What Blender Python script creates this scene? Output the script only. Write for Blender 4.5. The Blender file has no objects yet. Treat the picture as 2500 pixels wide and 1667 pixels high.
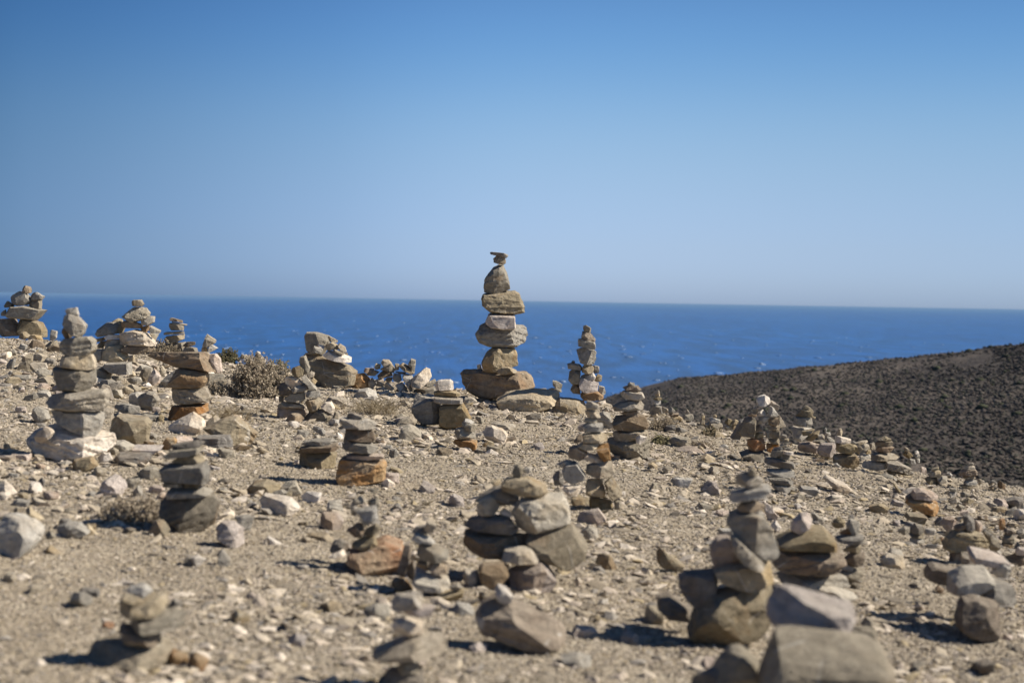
import bpy, bmesh, math, random
import numpy as np
from mathutils import Vector, Matrix, noise
random.seed(7); RNG = np.random.default_rng(11)
S = bpy.context.scene
COL = S.collection
R = math.radians

# ------------------------------------------------------------------ camera
FPX = 50.0 / 36.0 * 2500            # focal length in photo pixels
ROLL = math.atan((756 - 714) / 2500.0)
PITCH = math.atan((833.5 - 735) * math.cos(ROLL) / FPX)
cam_d = bpy.data.cameras.new('camera'); cam = bpy.data.objects.new('camera', cam_d); COL.objects.link(cam)
cam_d.lens = 50; cam_d.sensor_width = 36; cam_d.clip_start = 0.05; cam_d.clip_end = 200000
CR = Matrix.Rotation(R(90) - PITCH, 4, 'X') @ Matrix.Rotation(ROLL, 4, 'Z')
cam.matrix_world = CR
cam_d.dof.use_dof = True; cam_d.dof.focus_distance = 9.9; cam_d.dof.aperture_fstop = 3.4
S.camera = cam
# ------------------------------------------------------------------ light
SKYTINT = [(0.0, (0.96, 1.291, 2.319)), (0.01, (0.96, 1.291, 2.319)), (0.039, (0.973, 1.159, 1.863)), (0.082, (1.09, 1.19, 1.536)), (0.125, (1.082, 1.249, 1.486)), (0.168, (0.787, 1.12, 1.448)), (0.206, (0.667, 1.015, 1.382)), (0.34, (0.52, 0.76, 1.06)), (0.5, (0.48, 0.66, 0.90)), (1.0, (0.46, 0.62, 0.84))]
SUN_EL, SUN_AZ = 39.5, 84.0         # azimuth clockwise from straight ahead: the sun stands to the right
w = bpy.data.worlds.new('World'); S.world = w; w.use_nodes = True
nt = w.node_tree; nt.nodes.clear()
sky = nt.nodes.new('ShaderNodeTexSky'); sky.sky_type = 'NISHITA'; sky.sun_disc = False
sky.sun_elevation = R(SUN_EL); sky.sun_rotation = R(SUN_AZ); sky.altitude = 60
sky.air_density = 1.0; sky.dust_density = 0.6; sky.ozone_density = 3.0
bg = nt.nodes.new('ShaderNodeBackground'); bg.inputs[1].default_value = 0.063
wo = nt.nodes.new('ShaderNodeOutputWorld')
# clear-air correction of the sky: deeper blue overhead, pale blue instead of yellow near the horizon; left and right darkened to imitate lens vignetting
wtc = nt.nodes.new('ShaderNodeTexCoord'); wsx = nt.nodes.new('ShaderNodeSeparateXYZ'); nt.links.new(wtc.outputs['Generated'], wsx.inputs[0])
def wramp(src, stops):
    r_ = nt.nodes.new('ShaderNodeValToRGB'); e = r_.color_ramp.elements
    while len(e) < len(stops): e.new(0.5)
    for i, (p, c) in enumerate(stops): e[i].position = p; e[i].color = (*c, 1)
    r_.color_ramp.interpolation = 'B_SPLINE'
    nt.links.new(src, r_.inputs[0]); return r_.outputs[0]
def wmul(a_, b_):
    m_ = nt.nodes.new('ShaderNodeMix'); m_.data_type = 'RGBA'; m_.blend_type = 'MULTIPLY'; m_.inputs[0].default_value = 1
    nt.links.new(a_, m_.inputs[6]); nt.links.new(b_, m_.inputs[7]); return m_.outputs[2]
WS = 4.0
elev = wramp(wsx.outputs[2], [(z, tuple(v / WS for v in c)) for z, c in SKYTINT])
mr = nt.nodes.new('ShaderNodeMapRange'); mr.inputs[1].default_value = -0.42; mr.inputs[2].default_value = 0.40; nt.links.new(wsx.outputs[0], mr.inputs[0])
side = wramp(mr.outputs[0], [(0, (0.24, 0.35, 0.44)), (0.12, (0.38, 0.50, 0.60)), (0.36, (0.82, 0.88, 0.93)), (0.52, (1.06, 1.05, 1.03)), (0.75, (0.92, 0.92, 0.90)), (1, (0.74, 0.78, 0.78))])
nt.links.new(wmul(wmul(sky.outputs[0], elev), side), bg.inputs[0]); bg.inputs[1].default_value *= WS
nt.links.new(bg.outputs[0], wo.inputs[0])
sd = bpy.data.lights.new('sun', 'SUN'); sd.energy = 5.0; sd.angle = R(0.5); sd.color = (1.0, 0.92, 0.80)
so = bpy.data.objects.new('sun', sd); COL.objects.link(so)
sdir = Vector((math.sin(R(SUN_AZ)) * math.cos(R(SUN_EL)), math.cos(R(SUN_AZ)) * math.cos(R(SUN_EL)), math.sin(R(SUN_EL))))
so.rotation_euler = sdir.to_track_quat('Z', 'Y').to_euler(); so.location = (6, 4, 12)
S.view_settings.view_transform = 'Standard'; S.view_settings.look = 'None'
S.view_settings.exposure = 0.50; S.view_settings.gamma = 1.0

# ------------------------------------------------------------------ helpers
CR3 = CR.to_3x3()
def ray(px, py):
    d = CR3 @ Vector(((px - 1250) / FPX, -(py - 833.5) / FPX, -1.0))
    return d / d.y
GA, GB, GC = -0.89, -0.069, 0.020    # slope of the ground: z = GA + GB x + GC y (camera at the origin)
def gbump(x, y):
    return (0.015 * noise.noise(Vector((x * 0.9, y * 0.9, 3.1))) + 0.010 * noise.noise(Vector((x * 3.1, y * 3.1, 7.7)))
            + 0.007 * noise.noise(Vector((x * 11, y * 11, 1.7))) + 0.0035 * noise.noise(Vector((x * 31, y * 31, 4.2))))
def plane_hit(px, py):
    d = ray(px, py)
    return d * (GA / (d.z - GB * d.x - GC))
def ground_hit(px, py):
    d = ray(px, py); h = 0.0
    for _ in range(5):
        p = d * ((GA + h) / (d.z - GB * d.x - GC)); h = gbump(p.x, p.y)
    return p
def at(px, py, D): return ray(px, py) * D
CREST = [(-700,812),(-300,822),(0,830),(300,852),(531,884),(640,905),(900,934),(1127,962),(1300,985),(1480,995),(1603,1014),
         (1690,1040),(1770,1058),(1900,1088),(1996,1110),(2115,1140),(2232,1165),(2373,1188),(2500,1205),(2800,1275),(3200,1370)]
_cp = [plane_hit(*p) for p in CREST]
CAZ = np.array([p.x / p.y for p in _cp]); CD = np.array([p.y for p in _cp])
def crest_d(az): return np.interp(az, CAZ, CD)
def ground_z(x, y):
    """smooth height of the headland (arrays or floats)"""
    x = np.asarray(x, float); y = np.asarray(y, float)
    az = x / np.maximum(y, 1.5)
    o = np.maximum(y - crest_d(az) - 0.12, 0.0)
    drop = np.where(o < 1.6, 0.27 * o * o, 0.27 * 2.56 + 0.864 * (o - 1.6))
    xo = np.maximum(np.abs(x + 0.5) - 9.0, 0)
    return GA + GB * np.clip(x, -9, 9) + GC * y - drop - 0.004 * xo * xo * (x > 0)
def link(name, me, mat=None, parent=None):
    o = bpy.data.objects.new(name, me); COL.objects.link(o)
    if mat: me.materials.append(mat)
    if parent: o.parent = parent
    return o
def tag(o, label=None, cat=None, group=None, kind=None):
    if label: o['label'] = label
    if cat: o['category'] = cat
    if group: o['group'] = group
    if kind: o['kind'] = kind
    return o
def np_mesh(name, V, T, smooth=False, col=None):
    me = bpy.data.meshes.new(name); V = np.asarray(V, np.float32); T = np.asarray(T, np.int32)
    k = T.shape[1]
    me.vertices.add(len(V)); me.vertices.foreach_set('co', V.ravel())
    me.loops.add(T.size); me.loops.foreach_set('vertex_index', T.ravel())
    me.polygons.add(len(T)); me.polygons.foreach_set('loop_start', np.arange(0, T.size, k, dtype=np.int32))
    me.polygons.foreach_set('use_smooth', np.full(len(T), smooth))
    if col is not None:
        a = me.color_attributes.new('tint', 'FLOAT_COLOR', 'POINT')
        c = np.ones((len(V), 4), np.float32); c[:, :3] = col; a.data.foreach_set('color', c.ravel())
    me.update(calc_edges=True); me.validate()
    return me

# ------------------------------------------------------------------ materials
class G:
    def __init__(s, name, rough=0.9, spec=0.25):
        s.m = bpy.data.materials.new(name); s.m.use_nodes = True; s.t = s.m.node_tree
        s.b = s.t.nodes['Principled BSDF']; s.b.inputs['Roughness'].default_value = rough
        s.b.inputs['Specular IOR Level'].default_value = spec
    def n(s, kind, **kw):
        x = s.t.nodes.new('ShaderNode' + kind)
        for k, v in kw.items(): setattr(x, k, v)
        return x
    def l(s, a, b): s.t.links.new(a, b)
    def put(s, node, key, v):
        if hasattr(v, 'is_output'): s.l(v, node.inputs[key])
        else: node.inputs[key].default_value = v
    def noise(s, vec, scale, detail=6, rough=0.6, dist=0.0):
        x = s.n('TexNoise'); s.put(x, 'Vector', vec); s.put(x, 'Scale', scale); s.put(x, 'Detail', detail)
        s.put(x, 'Roughness', rough); s.put(x, 'Distortion', dist); return x.outputs['Fac']
    def ramp(s, fac, *stops):
        x = s.n('ValToRGB'); e = x.color_ramp.elements
        while len(e) < len(stops): e.new(0.5)
        for i, (p, c) in enumerate(stops):
            e[i].position = p; e[i].color = (c, c, c, 1) if not isinstance(c, tuple) else (*c, 1)
        s.l(fac, x.inputs[0]); return x.outputs[0]
    def mix(s, fac, a, b, mode='MIX'):
        x = s.n('Mix', data_type='RGBA', blend_type=mode)
        s.put(x, 0, fac)
        for i, v in ((6, a), (7, b)): s.put(x, i, (*v, 1) if isinstance(v, tuple) and len(v) == 3 else v)
        return x.outputs[2]
    def math(s, op, a, b=0.0, c=None):
        x = s.n('Math', operation=op); s.put(x, 0, a); s.put(x, 1, b)
        if c is not None: s.put(x, 2, c)
        return x.outputs[0]
    def bump(s, h, strength, dist):
        x = s.n('Bump'); s.l(h, x.inputs['Height']); x.inputs['Strength'].default_value = strength
        x.inputs['Distance'].default_value = dist; s.l(x.outputs[0], s.b.inputs['Normal'])
    def color(s, c): s.l(c, s.b.inputs['Base Color'])

def mul(c, k): return tuple(min(1, v * k) for v in c)
def rock_mat(name, base, alt, patch, patch_amt, band=0.0):
    base = mul(base, 1.08); alt = mul(alt, 1.10)
    g = G(name)
    tc = g.n('TexCoord'); oi = g.n('ObjectInfo')
    sh = g.n('VectorMath', operation='SCALE'); sh.inputs[0].default_value = (37, 53, 71); g.l(oi.outputs['Random'], sh.inputs['Scale'])
    ad = g.n('VectorMath', operation='ADD'); g.l(tc.outputs['Object'], ad.inputs[0]); g.l(sh.outputs[0], ad.inputs[1])
    v = ad.outputs[0]
    n1 = g.noise(v, 7, 5, 0.55, 0.3); n2 = g.noise(v, 38, 8, 0.7); n3 = g.noise(v, 150, 6, 0.75)
    c = g.mix(g.ramp(n1, (0.38, 0.0), (0.64, 1.0)), base, alt)
    c = g.mix(g.math('MULTIPLY', g.ramp(g.noise(v, 5, 4, 0.6, 0.8), (0.52, 0.0), (0.64, 1.0)), patch_amt), c, patch)
    c = g.mix(g.math('MULTIPLY', g.ramp(g.noise(v, 4.2, 5, 0.65, 1.2), (0.62, 0.0), (0.70, 1.0)), 0.38), c, (0.34, 0.20, 0.09))
    c = g.mix(g.math('MULTIPLY', g.ramp(g.noise(v, 11, 6, 0.7, 0.5), (0.60, 0.0), (0.66, 1.0)), 0.45), c, mul(alt, 1.45))
    # bedding streaks
    rv = g.n('VectorRotate', rotation_type='EULER_XYZ'); g.l(v, rv.inputs['Vector'])
    cr = g.n('CombineXYZ'); g.l(g.math('MULTIPLY_ADD', oi.outputs['Random'], 1.0, -0.5), cr.inputs[0]); g.l(g.math('MULTIPLY_ADD', oi.outputs['Random'], -0.8, 0.4), cr.inputs[1])
    g.l(cr.outputs[0], rv.inputs['Rotation'])
    ms = g.n('Mapping'); ms.inputs['Scale'].default_value = (4, 4, 60); g.l(rv.outputs[0], ms.inputs['Vector'])
    st = g.noise(ms.outputs[0], 1.0, 5, 0.6, 0.4)
    c = g.mix(g.math('MULTIPLY', g.ramp(st, (0.40, 0.0), (0.60, 1.0)), 0.20 + band), c, mul(base, 0.55))
    # mottling, pale mineral specks and thin veins
    c = g.mix(0.75, c, g.ramp(n2, (0.30, 0.50), (0.5, 1.0), (0.72, 1.38)), 'MULTIPLY')
    c = g.mix(g.math('MULTIPLY', g.ramp(n3, (0.60, 0.0), (0.70, 1.0)), 0.45), c, mul(alt, 1.7))
    vo = g.n('TexVoronoi', feature='DISTANCE_TO_EDGE'); g.l(v, vo.inputs['Vector']); vo.inputs['Scale'].default_value = 6.0
    ve = g.math('MULTIPLY', g.ramp(vo.outputs['Distance'], (0.0, 1.0), (0.018, 0.0)), g.ramp(g.noise(v, 9, 2), (0.52, 0.0), (0.6, 0.8)))
    c = g.mix(ve, c, (0.55, 0.50, 0.42))
    hs = g.n('HueSaturation'); g.l(c, hs.inputs['Color'])
    g.l(g.math('MULTIPLY_ADD', oi.outputs['Random'], 0.5, 0.75), hs.inputs['Value'])
    g.l(g.math('MULTIPLY_ADD', g.math('FRACT', g.math('MULTIPLY', oi.outputs['Random'], 17.3)), 0.5, 0.75), hs.inputs['Saturation'])
    # settled dust on the upward faces
    ge = g.n('NewGeometry'); sx = g.n('SeparateXYZ'); g.l(ge.outputs['Normal'], sx.inputs[0])
    du = g.math('MULTIPLY', g.ramp(sx.outputs[2], (0.55, 0.0), (0.95, 1.0)), g.ramp(n2, (0.35, 0.15), (0.65, 0.7)))
    g.color(g.mix(g.math('MULTIPLY', du, 0.5), hs.outputs[0], (0.40, 0.35, 0.27)))
    h = g.math('ADD', g.math('MULTIPLY', n2, 0.8), g.math('ADD', g.math('MULTIPLY', n3, 0.35), g.math('MULTIPLY', st, 0.5)))
    g.bump(h, 0.9, 0.017)
    return g.m
RUST = (0.30, 0.14, 0.055)
MATS = {
 'g': (rock_mat('grey_rock', (0.25, 0.225, 0.185), (0.33, 0.295, 0.235), (0.30, 0.24, 0.16), 0.5), 'grey'),
 'd': (rock_mat('dark_rock', (0.185, 0.165, 0.142), (0.25, 0.225, 0.19), (0.20, 0.14, 0.09), 0.5), 'dark grey'),
 't': (rock_mat('tan_rock', (0.34, 0.28, 0.20), (0.42, 0.36, 0.27), (0.34, 0.24, 0.12), 0.5), 'tan'),
 'o': (rock_mat('ochre_rock', (0.245, 0.20, 0.13), (0.32, 0.265, 0.18), (0.30, 0.18, 0.08), 0.45), 'ochre brown'),
 'b': (rock_mat('brown_rock', (0.22, 0.165, 0.11), (0.28, 0.22, 0.155), RUST, 0.25, 0.1), 'brown'),
 'r': (rock_mat('rusty_rock', (0.30, 0.17, 0.085), (0.34, 0.25, 0.15), (0.38, 0.16, 0.05), 0.9), 'rust stained'),
 'e': (rock_mat('orange_rock', (0.40, 0.21, 0.085), (0.42, 0.30, 0.17), (0.30, 0.26, 0.20), 0.9), 'orange'),
 'w': (rock_mat('pale_rock', (0.64, 0.55, 0.44), (0.72, 0.64, 0.54), (0.50, 0.38, 0.26), 0.6), 'pale'),
 'p': (rock_mat('pinkish_rock', (0.42, 0.345, 0.29), (0.50, 0.43, 0.37), (0.48, 0.34, 0.22), 0.6), 'pinkish'),
 'l': (rock_mat('light_grey_rock', (0.36, 0.33, 0.28), (0.45, 0.415, 0.355), (0.42, 0.33, 0.22), 0.35), 'light grey'),
 'y': (rock_mat('layered_rock', (0.20, 0.175, 0.14), (0.30, 0.27, 0.22), (0.26, 0.15, 0.07), 0.6, 0.35), 'banded'),
}
def ground_mat():
    g = G('dusty_soil', 0.95, 0.15); tc = g.n('TexCoord'); v = tc.outputs['Object']
    n0 = g.noise(v, 0.55, 4, 0.6); n1 = g.noise(v, 3.2, 6, 0.65, 0.3); n2 = g.noise(v, 26, 8, 0.7); n3 = g.noise(v, 110, 6, 0.75)
    c = g.mix(g.ramp(n1, (0.36, 0.0), (0.66, 1.0)), (0.285, 0.235, 0.168), (0.395, 0.335, 0.25))
    c = g.mix(g.math('MULTIPLY', g.ramp(n0, (0.45, 0.0), (0.62, 1.0)), 0.5), c, (0.33, 0.29, 0.23))
    c = g.mix(0.7, c, g.ramp(n2, (0.30, 0.55), (0.5, 1.0), (0.7, 1.3)), 'MULTIPLY')
    c = g.mix(g.math('MULTIPLY', g.ramp(n3, (0.58, 0.0), (0.68, 1.0)), 0.6), c, (0.60, 0.54, 0.45))
    vo = g.n('TexVoronoi'); g.l(v, vo.inputs['Vector']); vo.inputs['Scale'].default_value = 75
    bw = g.n('RGBToBW'); g.l(vo.outputs['Color'], bw.inputs[0]); c = g.mix(0.4, c, bw.outputs[0], 'SOFT_LIGHT')
    g.color(c)
    h = g.math('ADD', g.math('MULTIPLY', n2, 0.7), g.math('SUBTRACT', g.math('MULTIPLY', n3, 0.35), g.math('MULTIPLY', vo.outputs['Distance'], 0.6)))
    g.bump(h, 0.9, 0.014); return g.m
def tint_mat(name, rough=0.95, amt=0.5, scale=60, bump=0.006):
    g = G(name, rough, 0.2); at_ = g.n('VertexColor', layer_name='tint'); tc = g.n('TexCoord')
    n = g.noise(tc.outputs['Object'], scale, 5, 0.7)
    g.color(g.mix(amt, at_.outputs[0], g.ramp(n, (0.3, 0.55), (0.7, 1.35)), 'MULTIPLY'))
    if bump: g.bump(n, 0.8, bump)
    return g.m
M_SOIL = ground_mat(); M_GRAVEL = tint_mat('gravel_stone')

# ------------------------------------------------------------------ headland ground
def axis(lo, hi, step, far_lo, far_hi, grow=1.16):
    mid = list(np.arange(lo, hi, step)); a, s, x = [], step, lo
    while x > far_lo: s *= grow; x -= s; a.append(x)
    b, s, x = [], step, mid[-1]
    while x < far_hi: s *= grow; x += s; b.append(x)
    return np.array(a[::-1] + mid + b)
xs = axis(-5.2, 4.2, 0.026, -90, 90); ys = axis(2.1, 13.2, 0.026, -60, 110)
XX, YY = np.meshgrid(xs, ys); ZZ = ground_z(XX, YY)
xf, yf = XX.ravel(), YY.ravel()
bz = np.array([gbump(a, b) for a, b in zip(xf, yf)])
V = np.stack([xf, yf, ZZ.ravel() + bz], 1); nx, ny = len(xs), len(ys)
idx = np.arange(nx * ny).reshape(ny, nx)
Q = np.stack([idx[:-1, :-1].ravel(), idx[:-1, 1:].ravel(), idx[1:, 1:].ravel(), idx[1:, :-1].ravel()], 1)
tag(link('ground', np_mesh('ground', V, Q, True), M_SOIL), kind='structure')

# ------------------------------------------------------------------ sea
SEA = -62.0
g = G('sea_water', 0.32, 0.5); tc = g.n('TexCoord'); v = tc.outputs['Object']
mp = g.n('Mapping'); mp.inputs['Scale'].default_value = (1, 0.16, 1); g.l(v, mp.inputs['Vector'])
nw = g.noise(mp.outputs[0], 0.035, 4, 0.6); nb = g.noise(mp.outputs[0], 0.0016, 5, 0.6)
c = g.mix(g.ramp(nb, (0.35, 0.0), (0.65, 1.0)), (0.001, 0.050, 0.205), (0.003, 0.069, 0.25))
c = g.mix(0.85, c, g.ramp(nw, (0.38, 0.55), (0.62, 1.45)), 'MULTIPLY'); g.color(c)
g.bump(g.noise(mp.outputs[0], 0.09, 7, 0.7), 1.0, 3.0)
M_SEA = g.m
ang = np.linspace(0, 2 * math.pi, 97)[:-1]
V = [(0, 0, SEA)]; T = []
for r_ in (300, 1200, 6000, 25000, 70000): V += [(r_ * math.cos(a), r_ * math.sin(a), SEA) for a in ang]
for i in range(96): T.append((0, 1 + i, 1 + (i + 1) % 96))
for k in range(4):
    for i in range(96):
        a, b = 1 + k * 96 + i, 1 + k * 96 + (i + 1) % 96
        T += [(a, a + 96, b + 96), (a, b + 96, b)]
tag(link('sea', np_mesh('sea', V, T), M_SEA), kind='structure')

# low-poly lumps shared by gravel, hill scrub and foam
def ico():
    bm = bmesh.new(); bmesh.ops.create_icosphere(bm, subdivisions=1, radius=1)
    v = np.array([x.co[:] for x in bm.verts]); t = np.array([[q.index for q in f.verts] for f in bm.faces]); bm.free(); return v, t
IV, IT = ico()
OV = np.array([(1, 0, .1), (-1, .1, 0), (.1, 1, 0), (0, -1, -.1), (.15, -.1, 1), (0, .1, -1)]); OT = np.array([(0, 2, 4), (2, 1, 4), (1, 3, 4), (3, 0, 4), (2, 0, 5), (1, 2, 5), (3, 1, 5), (0, 3, 5)])
def lumps(P, Sx, Sy, Sz, jit, tilt=0.0, IV=IV, IT=IT):
    n = len(P); V = np.repeat(IV[None], n, 0) * (1 + jit * (RNG.random((n, len(IV), 1)) - 0.5) * 2)
    V += jit * 0.35 * (RNG.random(V.shape) - 0.5)
    V = V * np.stack([Sx, Sy, Sz], 1)[:, None, :]
    a = RNG.random(n) * 2 * math.pi; ca, sa = np.cos(a)[:, None], np.sin(a)[:, None]
    if tilt:
        b = (RNG.random(n) - 0.5) * 2 * tilt; cb, sb = np.cos(b)[:, None], np.sin(b)[:, None]
        V[..., 0], V[..., 2] = V[..., 0] * cb - V[..., 2] * sb, V[..., 0] * sb + V[..., 2] * cb
    V[..., 0], V[..., 1] = V[..., 0] * ca - V[..., 1] * sa, V[..., 0] * sa + V[..., 1] * ca
    V = V + P[:, None, :]
    T = IT[None] + (np.arange(n) * len(IV))[:, None, None]
    return V.reshape(-1, 3), T.reshape(-1, 3)

# breaking wave crests: small foamy ridges out on the water
n = 800
Yw = 900 * (6.0 ** RNG.random(n)); Xw = (RNG.random(n) - 0.5) * 0.95 * Yw
P = np.stack([Xw, Yw, np.full(n, SEA + 0.1)], 1); L = 1.8 + 4.4 * RNG.random(n) ** 2.0
V, T = lumps(P, L, L * 0.6, 0.30 + 0.07 * L, 0.15)
gm = G('sea_foam', 0.9, 0.2); gm.b.inputs['Base Color'].default_value = (0.24, 0.32, 0.44, 1)
tag(link('sea_foam', np_mesh('sea_foam', V, T, True), gm.m), label='white wave crests scattered over the blue sea', cat='foam', kind='stuff')

# ------------------------------------------------------------------ scrubby hill across the bay
RID = [(1380,1010,540),(1500,962,530),(1573,944,510),(1660,923,490),(1800,912,465),(1950,897,440),(2120,884,410),(2300,862,380),(2500,838,350),(2700,815,335),(3000,785,320),(3500,760,300)]
RPX = np.array([p[0] for p in RID], float)
def hill_pt(px, t):
    """t 0 = ridge line, 1 = foot of the slope towards the viewer, negative = back side"""
    ry = np.interp(px, RPX, [p[1] for p in RID]); rd = np.interp(px, RPX, [p[2] for p in RID])
    a = at(px, ry, rd); b = at(px, 1330, 150)
    if t >= 0:
        p = a.lerp(b, t); p.z -= 3.0 * math.sin(math.pi * min(t, 1)) * 0.6
    else:
        p = Vector((a.x * (1 - t * 0.4), a.y - t * 160, a.z + t * 75 - 6 * t * t))
    p.z += 1.6 * noise.noise(Vector((p.x * 0.02, p.y * 0.02, 0))) * min(1, abs(t) * 3 + 0.25) + 0.5 * noise.noise(Vector((p.x * 0.09, p.y * 0.09, 5)))
    return p
pxs = np.linspace(1380, 3500, 190); ts = np.concatenate([np.linspace(-1, 0, 26)[:-1], np.linspace(0, 1.25, 150)])
V = np.array([hill_pt(a, t)[:] for t in ts for a in pxs]); nx = len(pxs); idx = np.arange(len(V)).reshape(len(ts), nx)
Q = np.stack([idx[:-1, :-1].ravel(), idx[1:, :-1].ravel(), idx[1:, 1:].ravel(), idx[:-1, 1:].ravel()], 1)
g = G('hill_soil', 0.95, 0.1); tc = g.n('TexCoord'); v = tc.outputs['Object']
c = g.mix(g.ramp(g.noise(v, 0.03, 6, 0.65), (0.4, 0.0), (0.62, 1.0)), (0.082, 0.070, 0.061), (0.150, 0.125, 0.102))
c = g.mix(0.8, c, g.ramp(g.noise(v, 0.55, 6, 0.7), (0.35, 0.5), (0.65, 1.4)), 'MULTIPLY'); g.color(c)
g.bump(g.noise(v, 0.5, 5, 0.7), 1.0, 0.8)
tag(link('hill', np_mesh('hill', V, Q, True), g.m), kind='structure')
n = 34000; P = []; tt = RNG.random(n) ** 1.1 * 1.15 - 0.04; aa = 1400 + RNG.random(n) * 1500
kp = np.array([noise.noise(Vector((a * 0.006, t_ * 5.0, 2))) for a, t_ in zip(aa, tt)]) + 0.35 * RNG.random(n) > -0.30 + 1.6 * np.clip(0.16 - tt, 0, 1)
tt, aa = tt[kp], aa[kp]; n = len(aa)
P = np.array([hill_pt(a, t)[:] for a, t in zip(aa, tt)])
s = 0.19 + 0.34 * RNG.random(n) ** 2; bigm = RNG.random(n) < 0.008; s = np.where(bigm, s * 2.6, s)
V, T = lumps(P + np.array([0, 0, 0.15]), s, s, s * (0.35 + 0.28 * RNG.random(n)), 0.4)
pal = np.array([(0.078, 0.066, 0.057), (0.098, 0.081, 0.069), (0.060, 0.054, 0.046), (0.118, 0.098, 0.080), (0.054, 0.056, 0.040)])
big_n = np.array([noise.noise(Vector((a_ * 0.03, b_ * 0.02, 4))) for a_, b_, _ in P])
pc = pal[RNG.integers(0, 5, n)] * (0.8 + 0.4 * RNG.random((n, 1))) * (1 + 0.55 * big_n[:, None]); pc = np.where(bigm[:, None], np.array((0.05, 0.055, 0.028)), pc)
tag(link('scrub', np_mesh('scrub', V, T, True, np.repeat(pc, len(IV), 0)), tint_mat('scrub_leaves', 1.0, 0.6, 3.0, 0.15)),
    label='low dark scrub bushes covering the hillside across the bay', cat='scrub', kind='stuff')

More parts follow.
